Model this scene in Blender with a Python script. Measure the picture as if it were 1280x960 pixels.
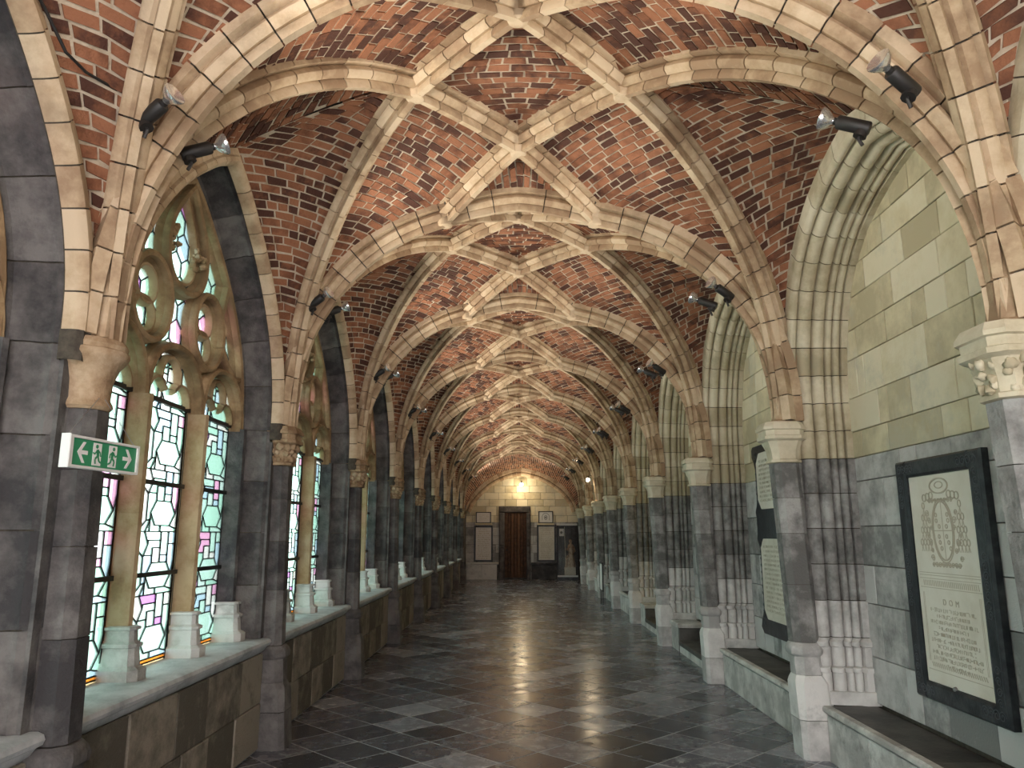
import bpy, bmesh, math, random
import numpy as np
from mathutils import Vector, Matrix
for o in list(bpy.data.objects): bpy.data.objects.remove(o)
scn = bpy.context.scene
COL = scn.collection
rnd = random.Random(7)

# ------------------------------------------------------------------ camera
F_PX, PITCH, YAW, EYE = 950.0, 0.1958, -0.0088, 1.6
cam = bpy.data.cameras.new('camera'); cam.sensor_width = 36.0
cam.lens = 36.0 * F_PX / 1280.0; cam.clip_end = 200
camo = bpy.data.objects.new('camera', cam); COL.objects.link(camo)
camo.location = (0, 0, EYE); camo.rotation_euler = (math.pi / 2 + PITCH, 0, -YAW)
scn.camera = camo
# ------------------------------------------------------------------ sky and exposure
SKY = 2.3
w = bpy.data.worlds.new('sky'); scn.world = w; w.use_nodes = True
bg = w.node_tree.nodes['Background']
bg.inputs[0].default_value = (1.0, 0.94, 0.93, 1); bg.inputs[1].default_value = SKY
scn.view_settings.view_transform = 'Standard'; scn.view_settings.look = 'None'
scn.view_settings.gamma = 1.0; scn.view_settings.use_curve_mapping = False
scn.view_settings.exposure = 1.85
LAMP_W = 28.0          # each uplight on the rib springers

# ------------------------------------------------------------------ plan of the place (metres)
B = 2.872                                  # one bay
PL = lambda k: 6.26 + (k - 1) * B          # window-side pier centres
PR = lambda k: 6.04 + (k - 1) * B          # wall-side pier centres
TY = lambda k: 6.15 + (k - 1) * B          # crowns of the transverse ribs
LC, RC = (PL(0) + PL(1)) / 2, (PR(0) + PR(1)) / 2   # middle of bay 0 on either side
YM = (TY(0) + TY(1)) / 2
ZS = 2.47                                  # top of capitals
KB, KE = -2, 7                             # first and last full bay
YEND = 28.7
YBACK = PL(KB) - 0.2

# ------------------------------------------------------------------ helpers
def V(*a): return np.array(a, float)
def unit(v):
    n = np.linalg.norm(v); return v / n if n > 1e-12 else v
class MB:
    def __init__(s): s.v, s.f, s.t = [], [], []
    def add(s, verts, faces, tint=None):
        b = len(s.v); s.v.extend([tuple(map(float, q)) for q in verts])
        t = rnd.random() if tint is None else tint
        for f in faces: s.f.append([i + b for i in f]); s.t.append(t)
        return s
    def box(s, x0, x1, y0, y1, z0, z1, tint=None):
        vs = [(x, y, z) for z in (z0, z1) for y in (y0, y1) for x in (x0, x1)]
        return s.add(vs, [(0,2,3,1),(4,5,7,6),(0,1,5,4),(2,6,7,3),(0,4,6,2),(1,3,7,5)], tint)
    def bevbox(s, x0, x1, y0, y1, z0, z1, axis, bev, tint=None):
        """block with the edge of one face (axis 'x+','x-','y-','z+') chamfered"""
        lo, hi = [x0, y0, z0], [x1, y1, z1]
        a = 'xyz'.index(axis[0]); pos = axis[1] == '+'
        u, w_ = [i for i in range(3) if i != a]
        face, back = (hi[a], lo[a]) if pos else (lo[a], hi[a])
        mid = face - bev if pos else face + bev
        def ring(val, ins):
            out = []
            for (i, j) in ((0,0),(1,0),(1,1),(0,1)):
                q = [0,0,0]; q[a] = val
                q[u] = (lo[u]+ins) if i == 0 else (hi[u]-ins)
                q[w_] = (lo[w_]+ins) if j == 0 else (hi[w_]-ins)
                out.append(q)
            return out
        vs = ring(back, 0) + ring(mid, 0) + ring(face, bev)
        fs = [(0,1,5,4),(1,2,6,5),(2,3,7,6),(3,0,4,7),(4,5,9,8),(5,6,10,9),(6,7,11,10),(7,4,8,11),(8,9,10,11),(3,2,1,0)]
        return s.add(vs, fs, tint)
    def loft(s, rings, cap=True, closed=True, tint=None):
        n = len(rings[0]); vs = [q for r in rings for q in r]; fs = []
        m = n if closed else n - 1
        for i in range(len(rings) - 1):
            for j in range(m):
                k = (j + 1) % n
                fs.append((i*n+j, i*n+k, (i+1)*n+k, (i+1)*n+j))
        if cap and closed:
            fs.append(tuple(range(n))[::-1]); fs.append(tuple((len(rings)-1)*n + j for j in range(n)))
        return s.add(vs, fs, tint)
    def tube(s, pts, r, n=6, cap=True, tint=None):
        pts = [np.array(p, float) for p in pts]; rings = []
        prev = None
        for i, p in enumerate(pts):
            t = unit(pts[min(i+1, len(pts)-1)] - pts[max(i-1, 0)])
            a = V(0,0,1) if abs(t[2]) < .9 else V(1,0,0)
            if prev is not None: a = prev
            x = unit(np.cross(np.cross(t, a), t)); prev = x; y = np.cross(t, x)
            rr = r[i] if isinstance(r, (list, tuple)) else r
            rings.append([p + rr*(math.cos(2*math.pi*j/n)*x + math.sin(2*math.pi*j/n)*y) for j in range(n)])
        return s.loft(rings, cap, True, tint)
    def lathe(s, origin, axis, prof, n=12, tint=None, cap=True):
        o = np.array(origin, float); t = unit(np.array(axis, float))
        a = V(0,0,1) if abs(t[2]) < .9 else V(1,0,0)
        x = unit(np.cross(a, t)); y = np.cross(t, x)
        return s.loft([[o + t*h + r*(math.cos(2*math.pi*j/n)*x + math.sin(2*math.pi*j/n)*y) for j in range(n)] for h, r in prof], cap, True, tint)
    def mesh(s, name, recalc=True, smooth=None):
        me = bpy.data.meshes.new(name); me.from_pydata(s.v, [], s.f)
        at = me.attributes.new('tint', 'FLOAT', 'FACE'); at.data.foreach_set('value', np.array(s.t, dtype=np.float32))
        if recalc:
            bm = bmesh.new(); bm.from_mesh(me); bmesh.ops.recalc_face_normals(bm, faces=bm.faces); bm.to_mesh(me); bm.free()
        if smooth:
            me.shade_smooth(); me.set_sharp_from_angle(angle=math.radians(smooth))
        me.update(); return me
def obj(name, me, mat, parent=None, loc=(0,0,0), rot=None):
    o = bpy.data.objects.new(name, me); COL.objects.link(o)
    if me is not None and mat is not None and len(me.materials) == 0: me.materials.append(mat)
    o.parent = parent; o.location = loc
    if rot: o.rotation_euler = rot
    return o
def build(name, mb, mat, parent=None, loc=(0,0,0), smooth=None, recalc=True):
    return obj(name, mb.mesh(name, recalc, smooth), mat, parent, loc)
def tag(o, label, cat, group=None, kind=None):
    o['label'] = label; o['category'] = cat
    if group: o['group'] = group
    if kind: o['kind'] = kind
    return o
def empty(name, loc=(0,0,0)):
    o = bpy.data.objects.new(name, None); COL.objects.link(o); o.location = loc; o.empty_display_size = .1; return o
ORD = ['first','second','third','fourth','fifth','sixth','seventh','eighth','ninth','tenth','eleventh']

# ------------------------------------------------------------------ materials
def mat_new(name):
    m = bpy.data.materials.new(name); m.use_nodes = True
    nt = m.node_tree; return m, nt, nt.nodes['Principled BSDF']
def rgba(c): return (c[0], c[1], c[2], 1)
def stone(name, cols, scale=6.0, rough=.85, tint=.35, bump=.25, stain=None, spec=.3, fine=60.0, stain_scale=1.3, stain_lo=.5):
    """stone: noise between colours, block-to-block tint, optional dirt patches, fine bump"""
    m, nt, p = mat_new(name); N, L = nt.nodes, nt.links
    geo = N.new('ShaderNodeNewGeometry'); at = N.new('ShaderNodeAttribute'); at.attribute_name = 'tint'
    n1 = N.new('ShaderNodeTexNoise'); n1.inputs['Scale'].default_value = scale; n1.inputs['Detail'].default_value = 6
    n1.inputs['Roughness'].default_value = .65
    L.new(geo.outputs['Position'], n1.inputs['Vector'])
    ad = N.new('ShaderNodeMath'); ad.operation = 'MULTIPLY_ADD'; ad.inputs[1].default_value = tint
    L.new(at.outputs['Fac'], ad.inputs[0]); L.new(n1.outputs['Fac'], ad.inputs[2])
    sb = N.new('ShaderNodeMath'); sb.operation = 'SUBTRACT'; sb.inputs[1].default_value = tint * .5
    L.new(ad.outputs[0], sb.inputs[0])
    cr = N.new('ShaderNodeValToRGB'); e = cr.color_ramp.elements
    n = len(cols)
    while len(e) < n: e.new(.5)
    for i, c in enumerate(cols): e[i].position = .34 + .32 * i / max(1, n - 1); e[i].color = rgba(c)
    L.new(sb.outputs[0], cr.inputs[0]); out = cr.outputs[0]
    if stain:
        n2 = N.new('ShaderNodeTexNoise'); n2.inputs['Scale'].default_value = stain_scale; n2.inputs['Detail'].default_value = 9
        n2.inputs['Roughness'].default_value = .72; L.new(geo.outputs['Position'], n2.inputs['Vector'])
        r2 = N.new('ShaderNodeValToRGB'); r2.color_ramp.elements[0].position = stain_lo; r2.color_ramp.elements[1].position = stain_lo + .2
        L.new(n2.outputs['Fac'], r2.inputs[0])
        mx = N.new('ShaderNodeMix'); mx.data_type = 'RGBA'; mx.inputs[7].default_value = rgba(stain)
        L.new(r2.outputs[0], mx.inputs[0]); L.new(out, mx.inputs[6]); out = mx.outputs[2]
    L.new(out, p.inputs['Base Color'])
    p.inputs['Roughness'].default_value = rough; p.inputs['Specular IOR Level'].default_value = spec
    n3 = N.new('ShaderNodeTexNoise'); n3.inputs['Scale'].default_value = fine; n3.inputs['Detail'].default_value = 4
    L.new(geo.outputs['Position'], n3.inputs['Vector'])
    bp = N.new('ShaderNodeBump'); bp.inputs['Strength'].default_value = bump; bp.inputs['Distance'].default_value = .012
    L.new(n3.outputs['Fac'], bp.inputs['Height']); L.new(bp.outputs[0], p.inputs['Normal'])
    return m
def plain(name, col, rough=.5, metal=0., spec=.5, emit=None, es=0.):
    m, nt, p = mat_new(name); p.inputs['Base Color'].default_value = rgba(col)
    p.inputs['Roughness'].default_value = rough; p.inputs['Metallic'].default_value = metal; p.inputs['Specular IOR Level'].default_value = spec
    if emit: p.inputs['Emission Color'].default_value = rgba(emit); p.inputs['Emission Strength'].default_value = es
    return m
M = {}
M['rib'] = stone('rib_limestone', [(.33,.225,.14),(.49,.365,.235),(.60,.475,.33)], 5, .85, .3, .2, stain=(.30,.225,.145), stain_lo=.53)
M['arch'] = stone('arch_limestone', [(.44,.38,.26),(.58,.52,.38),(.68,.62,.48)], 4, .85, .3, .2, stain=(.34,.33,.24), stain_lo=.58)
M['ashlar'] = stone('yellow_ashlar', [(.52,.46,.31),(.68,.61,.42),(.76,.70,.53)], 2.5, .85, .45, .15, stain=(.52,.51,.42), stain_lo=.55)
M['joint'] = stone('dark_joint', [(.05,.042,.034),(.10,.085,.065)], 20, .95, .1, .3)
M['greystone'] = stone('grey_bluestone', [(.23,.23,.225),(.40,.395,.38),(.56,.555,.54)], 5, .8, .5, .4, stain=(.42,.41,.39), stain_lo=.6)
M['palestone'] = stone('pale_worn_bluestone', [(.38,.375,.36),(.58,.57,.55),(.70,.69,.665)], 4, .75, .4, .35, stain=(.10,.10,.098), stain_lo=.6)
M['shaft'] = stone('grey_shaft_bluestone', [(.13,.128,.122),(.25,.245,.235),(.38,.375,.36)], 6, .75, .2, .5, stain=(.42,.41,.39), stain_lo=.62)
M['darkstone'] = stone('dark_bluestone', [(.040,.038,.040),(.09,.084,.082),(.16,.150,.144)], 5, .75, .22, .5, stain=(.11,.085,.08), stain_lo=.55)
M['dado'] = stone('brown_dado_stone', [(.10,.088,.07),(.18,.158,.125),(.27,.235,.19)], 7, .85, .45, .6, stain=(.06,.055,.048), stain_lo=.55)
M['tracery'] = stone('tracery_stone', [(.21,.135,.07),(.33,.225,.12),(.43,.315,.19)], 5, .8, .3, .25, stain=(.22,.19,.10), stain_lo=.56)
M['capital'] = stone('capital_stone', [(.22,.14,.08),(.36,.25,.15),(.48,.36,.24)], 9, .85, .3, .4, stain=(.08,.06,.045), stain_lo=.62)
M['sill'] = stone('window_sill_stone', [(.30,.32,.33),(.42,.44,.45),(.52,.54,.55)], 6, .6, .2, .3)
M['brick'] = stone('vault_brick', [(.075,.032,.022),(.19,.078,.042),(.30,.13,.07)], 7, .9, .55, .6, stain=(.13,.062,.04), stain_lo=.56, stain_scale=.9)
M['mortar'] = stone('pale_mortar', [(.36,.29,.21),(.50,.42,.32),(.56,.49,.38)], 8, .95, .1, .5)
M['grout'] = stone('floor_grout', [(.30,.31,.32),(.42,.43,.44)], 9, .7, .1, .2)
M['bench'] = stone('bench_stone', [(.38,.37,.35),(.56,.55,.52),(.70,.69,.65)], 4.5, .8, .3, .4, stain=(.14,.135,.125), stain_lo=.55, stain_scale=3)
M['seat'] = stone('bench_seat_slate', [(.05,.047,.043),(.085,.08,.073),(.13,.12,.11)], 4, .55, .3, .3)
M['marble'] = stone('cream_marble', [(.60,.56,.46),(.70,.66,.56),(.76,.73,.64)], 3, .5, .2, .1)
M['blackmarble'] = stone('black_marble', [(.012,.014,.017),(.022,.025,.03),(.05,.055,.06)], 9, .35, .2, .15)
M['engrave'] = plain('engraved_line', (.50,.45,.35), .8)
M['engrave_dark'] = plain('black_marble_carving', (.075,.085,.095), .5)
M['iron'] = plain('iron', (.012,.012,.013), .5)
M['lead'] = plain('lead', (.02,.022,.024), .5)
M['lampbody'] = plain('black_lamp_body', (.018,.016,.015), .5)
M['reflector'] = plain('silvered_bulb', (.72,.72,.72), .18, .85)
M['white'] = plain('white_frame', (.72,.72,.70), .5)
M['green'] = plain('sign_green', (.03,.26,.12), .35)
M['signwhite'] = plain('sign_white', (.82,.80,.80), .4)
M['wire'] = plain('wire', (.3,.3,.3), .4, .6)
M['cable'] = plain('black_cable', (.012,.012,.012), .6)
M['paper'] = plain('white_paper', (.78,.77,.74), .6)
M['doorwood'] = stone('brown_door_wood', [(.055,.026,.014),(.10,.048,.026),(.14,.07,.038)], 9, .6, .3, .2)
M['yellowdoor'] = plain('yellow_painted_door', (.72,.45,.12), .6)
M['glow'] = plain('lit_bulb', (1,.9,.75), .5, emit=(1,.80,.52), es=10)
M['bronze'] = stone('painted_statue', [(.22,.12,.07),(.42,.30,.21),(.62,.52,.42)], 14, .55, .3, .3)
M['clear'] = plain('case_glass', (1,1,1), .02)
nt = M['clear'].node_tree
for n in list(nt.nodes):
    if n.type == 'BSDF_PRINCIPLED': nt.nodes.remove(n)
g1 = nt.nodes.new('ShaderNodeBsdfTransparent'); g2 = nt.nodes.new('ShaderNodeBsdfGlossy'); g2.inputs['Roughness'].default_value = .03
mxs = nt.nodes.new('ShaderNodeMixShader'); mxs.inputs[0].default_value = .1
nt.links.new(g1.outputs[0], mxs.inputs[1]); nt.links.new(g2.outputs[0], mxs.inputs[2])
nt.links.new(mxs.outputs[0], nt.nodes['Material Output'].inputs[0])
M['grass'] = stone('garth_ground', [(.42,.44,.38),(.55,.56,.50),(.66,.66,.60)], 2, .95, .1, .3)
# floor tiles: dark polished slate with pale scuffs
def floor_mat():
    m, nt, p = mat_new('slate_tile'); N, L = nt.nodes, nt.links
    geo = N.new('ShaderNodeNewGeometry'); at = N.new('ShaderNodeAttribute'); at.attribute_name = 'tint'
    cr = N.new('ShaderNodeValToRGB'); e = cr.color_ramp.elements; e.new(.8)
    for i, (q, c) in enumerate([(.0,(.045,.047,.060)),(.78,(.115,.119,.148)),(1.,(.30,.305,.35))]): e[i].position = q; e[i].color = rgba(c)
    L.new(at.outputs['Fac'], cr.inputs[0])
    n2 = N.new('ShaderNodeTexNoise'); n2.inputs['Scale'].default_value = 9; n2.inputs['Detail'].default_value = 10; n2.inputs['Roughness'].default_value = .78
    L.new(geo.outputs['Position'], n2.inputs['Vector'])
    # scuffs: more on pale (tint high) tiles
    ma = N.new('ShaderNodeMath'); ma.operation = 'MULTIPLY_ADD'; ma.inputs[1].default_value = .16; L.new(at.outputs['Fac'], ma.inputs[0]); L.new(n2.outputs['Fac'], ma.inputs[2])
    r2 = N.new('ShaderNodeValToRGB'); r2.color_ramp.elements[0].position = .62; r2.color_ramp.elements[1].position = .80
    L.new(ma.outputs[0], r2.inputs[0])
    mx = N.new('ShaderNodeMix'); mx.data_type = 'RGBA'; mx.inputs[7].default_value = (.42,.45,.48,1)
    L.new(r2.outputs[0], mx.inputs[0]); L.new(cr.outputs[0], mx.inputs[6]); L.new(mx.outputs[2], p.inputs['Base Color'])
    rr = N.new('ShaderNodeMapRange'); rr.inputs[1].default_value = .3; rr.inputs[2].default_value = .7; rr.inputs[3].default_value = .14; rr.inputs[4].default_value = .32
    n3 = N.new('ShaderNodeTexNoise'); n3.inputs['Scale'].default_value = 5; n3.inputs['Detail'].default_value = 6; L.new(geo.outputs['Position'], n3.inputs['Vector'])
    L.new(n3.outputs['Fac'], rr.inputs[0]); L.new(rr.outputs[0], p.inputs['Roughness'])
    n4 = N.new('ShaderNodeTexNoise'); n4.inputs['Scale'].default_value = 14; n4.inputs['Detail'].default_value = 5; L.new(geo.outputs['Position'], n4.inputs['Vector'])
    bp = N.new('ShaderNodeBump'); bp.inputs['Strength'].default_value = .018; bp.inputs['Distance'].default_value = .01
    L.new(n4.outputs['Fac'], bp.inputs['Height']); L.new(bp.outputs[0], p.inputs['Normal'])
    p.inputs['Specular IOR Level'].default_value = .55
    return m
M['tile'] = floor_mat()
def glass_mat():
    m, nt, p = mat_new('stained_glass'); N, L = nt.nodes, nt.links
    N.remove(p)
    at = N.new('ShaderNodeAttribute'); at.attribute_name = 'tint'
    cr = N.new('ShaderNodeValToRGB'); cr.color_ramp.interpolation = 'CONSTANT'; e = cr.color_ramp.elements
    cols = [(.0,(.50,.70,.64)),(.16,(.54,.71,.67)),(.34,(.58,.71,.69)),(.52,(.52,.66,.72)),(.66,(.65,.71,.70)),(.82,(.68,.53,.66)),(.89,(.52,.38,.60)),(.93,(.72,.42,.14)),(.97,(.72,.66,.48))]
    while len(e) < len(cols): e.new(.5)
    for i, (q, c) in enumerate(cols): e[i].position = q; e[i].color = rgba(c)
    L.new(at.outputs['Fac'], cr.inputs[0])
    tr = N.new('ShaderNodeBsdfTransparent'); tl = N.new('ShaderNodeBsdfTranslucent'); gl = N.new('ShaderNodeBsdfGlossy'); gl.inputs['Roughness'].default_value = .12
    L.new(cr.outputs[0], tr.inputs[0]); L.new(cr.outputs[0], tl.inputs[0])
    m1 = N.new('ShaderNodeMixShader'); m1.inputs[0].default_value = .22; L.new(tr.outputs[0], m1.inputs[1]); L.new(tl.outputs[0], m1.inputs[2])
    m2 = N.new('ShaderNodeMixShader'); m2.inputs[0].default_value = .05; L.new(m1.outputs[0], m2.inputs[1]); L.new(gl.outputs[0], m2.inputs[2])
    L.new(m2.outputs[0], N['Material Output'].inputs[0])
    return m
M['glass'] = glass_mat()

# ------------------------------------------------------------------ curves
def catmull(pts, n=24):
    P = [np.array(p, float) for p in pts]; P = [2*P[0]-P[1]] + P + [2*P[-1]-P[-2]]; out = []
    for i in range(1, len(P)-2):
        p0, p1, p2, p3 = P[i-1:i+3]
        d01, d12, d23 = [max(1e-6, np.linalg.norm(b-a))**.5 for a, b in ((p0,p1),(p1,p2),(p2,p3))]
        m1 = (p1-p0)/d01 - (p2-p0)/(d01+d12) + (p2-p1)/d12
        m2 = (p2-p1)/d12 - (p3-p1)/(d12+d23) + (p3-p2)/d23
        m1 *= d12; m2 *= d12
        for j in range(n):
            t = j/n; out.append((2*t**3-3*t**2+1)*p1 + (t**3-2*t**2+t)*m1 + (-2*t**3+3*t**2)*p2 + (t**3-t**2)*m2)
    out.append(P[-2]); return np.array(out)
class Curve:
    """polyline by arc length; nvec(s): in-plane normal"""
    def __init__(s, pts):
        s.p = np.array(pts, float); d = np.linalg.norm(np.diff(s.p, axis=0), axis=1)
        s.s = np.concatenate([[0], np.cumsum(d)]); s.L = s.s[-1]
    def at(s, q): return np.array([np.interp(q, s.s, s.p[:, i]) for i in range(s.p.shape[1])])
    def tan(s, q, e=.02):
        a, b = max(0, q-e), min(s.L, q+e); return unit(s.at(b) - s.at(a))
    def u(s, t): return s.at(t * s.L)
TRANS = [(0,2.47),(.006,2.72),(.024,2.93),(.068,3.14),(.16,3.39),(.345,3.72),(.57,3.965),(.80,4.12),(1,4.20)]
TIERC = [(0,2.47),(.008,2.72),(.03,2.98),(.075,3.28),(.17,3.60),(.29,3.85),(.42,4.06),(.57,4.24),(.74,4.39),(.92,4.49),(1,4.52)]
def rib_curve(p0, p1, table):
    P, Q = V(*p0), V(*p1)
    pts = [(P[0]+(Q[0]-P[0])*s, P[1]+(Q[1]-P[1])*s, z) for s, z in table]
    return Curve(catmull(pts, 8))
def arc_curve(a, b, rise=0., n=8):
    a, b = V(*a), V(*b)
    return Curve([a + (b-a)*t + V(0,0,rise*4*t*(1-t)) for t in np.linspace(0, 1, n)])
RIBP = [(.021,0),(.023,.030),(.013,.062),(.040,.052),(.070,.070),(.078,.092),(.066,.116),(.044,.132),(.100,.134),(.100,.205)]
RIBC = [(.008,.012),(.009,.070),(.034,.070),(.058,.092),(.032,.128),(.032,.148),(.084,.150),(.084,.198)]
RIBC = [(-a, d) for a, d in RIBC[::-1]] + RIBC
RIB = [(-a, d) for a, d in RIBP[::-1]] + RIBP      # open bottom up
def rib_frames(c, q, plan):
    t = c.tan(q); side = unit(np.cross(V(0,0,1), plan)); n = unit(np.cross(side, t))
    if n[2] < 0 and abs(t[2]) < .98: n = -n
    return t, side, n
def rib_parts(c, plan, prof=RIB, length=.215, core_scale=.80, flip_to=None):
    """returns (core MB, [voussoir MBs]) swept along curve c; plan = horizontal direction of the rib"""
    plan = unit(V(*plan))
    def ring(q, prof=prof):
        p = c.at(q); t = c.tan(q); side = unit(np.cross(plan, V(0,0,1)))
        n = unit(np.cross(side, t))
        if n @ (V(0,0,1) - plan*1e-3) < 0: n = -n
        if abs(n[2]) < .15:      # nearly upright rib: the web lies behind it
            n = n if n @ (-plan) > 0 else -n
        return [p + side*a + n*d for a, d in prof]
    qs = np.linspace(0, c.L, max(2, int(c.L/.1)))
    core = MB().loft([ring(q, RIBC) for q in qs], True, True, .3)
    n = max(1, round(c.L/length)); out = []
    for i in range(n):
        a, b = c.L*i/n + .0045, c.L*(i+1)/n - .0045
        rr = [a, b] if c.L/n < .12 else [a, (a+b)/2, b]
        out.append(MB().loft([ring(q) for q in rr], True, True))
    return core, out
def web_of(c, plan, d=.14):
    """curve on the web, d above the rib's underside"""
    plan = unit(V(*plan)); pts = []
    for q in np.linspace(0, c.L, 24):
        t = c.tan(q); side = unit(np.cross(plan, V(0,0,1))); n = unit(np.cross(side, t))
        if n[2] < 0: n = -n
        if abs(n[2]) < .15: n = n if n @ (-plan) > 0 else -n
        pts.append(c.at(q) + n*d)
    return Curve(pts)
def join(*cs, weights=None):
    """piecewise curve sampled on u in 0..1 with given break weights"""
    n = len(cs); weights = weights or [1/n]*n; br = np.concatenate([[0], np.cumsum(weights)])
    def fn(u):
        for i in range(n):
            if u <= br[i+1] or i == n-1: return cs[i].u(min(1, max(0, (u-br[i])/(br[i+1]-br[i]))))
    return fn

# ------------------------------------------------------------------ vault of one bay (bay 0), reused along the walk
Apt, Bpt = V(0, TY(0)+.646, 4.526), V(0, TY(1)-.646, 4.526)
SIDE = {'L': dict(sx=-1, x0=-1.86, xm=-.705, xt=-.63, P=PL, wx=-1.97, cy=LC),
        'R': dict(sx=1, x0=2.045, xm=.712, xt=.66, P=PR, wx=2.2, cy=RC)}
# opening curves: (offset from middle of bay, height), one half from springing to apex
WIN = [(1.13,.0),(1.13,2.40),(1.115,2.70),(1.02,3.0),(.85,3.27),(.60,3.54),(.35,3.74),(.15,3.88),(0,3.96)]
REC = [(1.30,.0),(1.30,2.3),(1.29,2.8),(1.22,3.16),(1.07,3.50),(.83,3.76),(.55,3.92),(.28,4.01),(0,4.07)]
def half_open(tab):
    """2-D curve (offset, z) up one side with straight jamb then arch"""
    a = catmull(tab[1:], 8); return Curve(np.vstack([[tab[0]], a]))
def off_pt(c, q, o):
    p = c.at(q); t = c.tan(q, .03); n = V(t[1], -t[0])     # outward (away from opening)
    if q >= c.L - .035: n = unit(V(n[0]*(c.L-q)/.035, n[1]+.0001)); n = unit(n)
    r = p + n*o
    if r[0] < 0: r[0] = 0
    return r
WINC, RECC = half_open(WIN), half_open(REC)
def apex_ext(o, c):   # miter height at the apex
    t = c.tan(c.L, .06); return o / max(.35, abs(t[0]) / 1.0) if abs(t[0]) > .2 else o
def open_pt(c, q, o):
    if c is RECC: o = min(o, float(np.interp(q, [2.6, 3.3], [.132, .3])))
    if q > c.L - 1e-6:
        t = c.tan(c.L, .05); nz = max(.5, abs(t[0])); return V(0, c.p[-1][1] + o/nz)
    return off_pt(c, q, o)

patches = []     # (C1, C2, length along u, bulge)
ribs = []        # (curve, plan)
for sd in 'LR':
    S = SIDE[sd]; P0, P1 = S['P'](0), S['P'](1); Mp = V(S['xm'], YM, 4.52)
    T0, T1 = V(S['xt'], TY(0), 4.20), V(S['xt'], TY(1), 4.20)
    sx = S['sx']
    tr0 = rib_curve((S['x0'], P0, 0), T0, TRANS); tr1 = rib_curve((S['x0'], P1, 0), T1, TRANS)
    te0 = rib_curve((S['x0']+.01*sx, P0+.05, 0), Mp, TIERC); te1 = rib_curve((S['x0']+.01*sx, P1-.05, 0), Mp, TIERC)
    la0, la1 = arc_curve(T0, Apt, .02), arc_curve(T1, Bpt, .02)
    ma, mb_ = arc_curve(Mp, Apt, .015), arc_curve(Mp, Bpt, .015)
    S.update(tr0=tr0, te0=te0, te1=te1)
    pl = lambda a, b: (b[0]-a[0], b[1]-a[1], 0)
    ribs += [('te', te0, pl(te0.p[0], Mp)), ('te', te1, pl(te1.p[0], Mp)),
             ('li', la0, pl(T0, Apt)), ('li', la1, pl(T1, Bpt)), ('li', ma, pl(Mp, Apt)), ('li', mb_, pl(Mp, Bpt))]
    S['trplan'] = pl(tr0.p[0], T0)
    ribs.append(('tr', tr0, S['trplan']))
    wt0, wt1 = web_of(tr0, pl(tr0.p[0], T0)), web_of(tr1, pl(tr1.p[0], T1))
    we0, we1 = web_of(te0, pl(te0.p[0], Mp)), web_of(te1, pl(te1.p[0], Mp))
    wl0, wl1 = web_of(la0, pl(T0, Apt)), web_of(la1, pl(T1, Bpt))
    wa, wb = web_of(ma, pl(Mp, Apt)), web_of(mb_, pl(Mp, Bpt))
    S.update(wl0=wl0, wl1=wl1, wa=wa, wb=wb)
    patches.append((join(wt0, wl0, weights=[.72,.28]), we0.u, 3.6, .05))
    patches.append((join(wt1, wl1, weights=[.72,.28]), we1.u, 3.6, .05))
    # wall cells
    oc, oo = (WINC, .20) if sd == 'L' else (RECC, .21)
    for d, we in ((-1, we0), (1, we1)):
        qs = np.linspace(2.42 if sd == 'L' else 2.35, oc.L, 26)
        pts = []
        for q in qs:
            r = open_pt(oc, q, oo + .02); pts.append((S['wx'] + .03*sx, S['cy'] + d*r[0], r[1]))
        W_ = V(*pts[-1]); Me = we.at(we.L)
        ridge = Curve([W_ + (Me-W_)*t + V(0,0,.05*4*t*(1-t)) for t in np.linspace(0, 1, 6)])
        patches.append((join(Curve(pts), ridge, weights=[.68,.32]), we.u, 2.6, .04))
Tap = V(0, TY(0), 4.345)
for sd in 'LR':
    S = SIDE[sd]; T0 = V(S['xt'], TY(0), 4.20)
    ribs.append(('cr', arc_curve(T0, Tap + V(-.02*S['sx'], 0, .004), .025), (Tap[0]-T0[0], 0, 0)))
SL, SR = SIDE['L'], SIDE['R']
def rev(c): return Curve(c.p[::-1])
patches.append((join(rev(SL['wa']), SL['wb']), join(rev(SR['wa']), SR['wb']), 1.6, .05))
# small triangles beside the transverse crown, both ends of the bay
crL = arc_curve(V(SL['xt'], 0, 4.20), V(0, 0, 4.345), .025); crR = arc_curve(V(SR['xt'], 0, 4.20), V(0, 0, 4.345), .025)
crown_pts = [p + V(0,0,.14) for p in list(crL.p) + list(crR.p[::-1])[1:]]
for yy, a, b in ((TY(0), SL['wl0'], SR['wl0']), (TY(1), SL['wl1'], SR['wl1'])):
    cc = Curve([p + V(0, yy, 0) for p in crown_pts])
    patches.append((cc.u, join(a, rev(b)), 1.35, .03))

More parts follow.
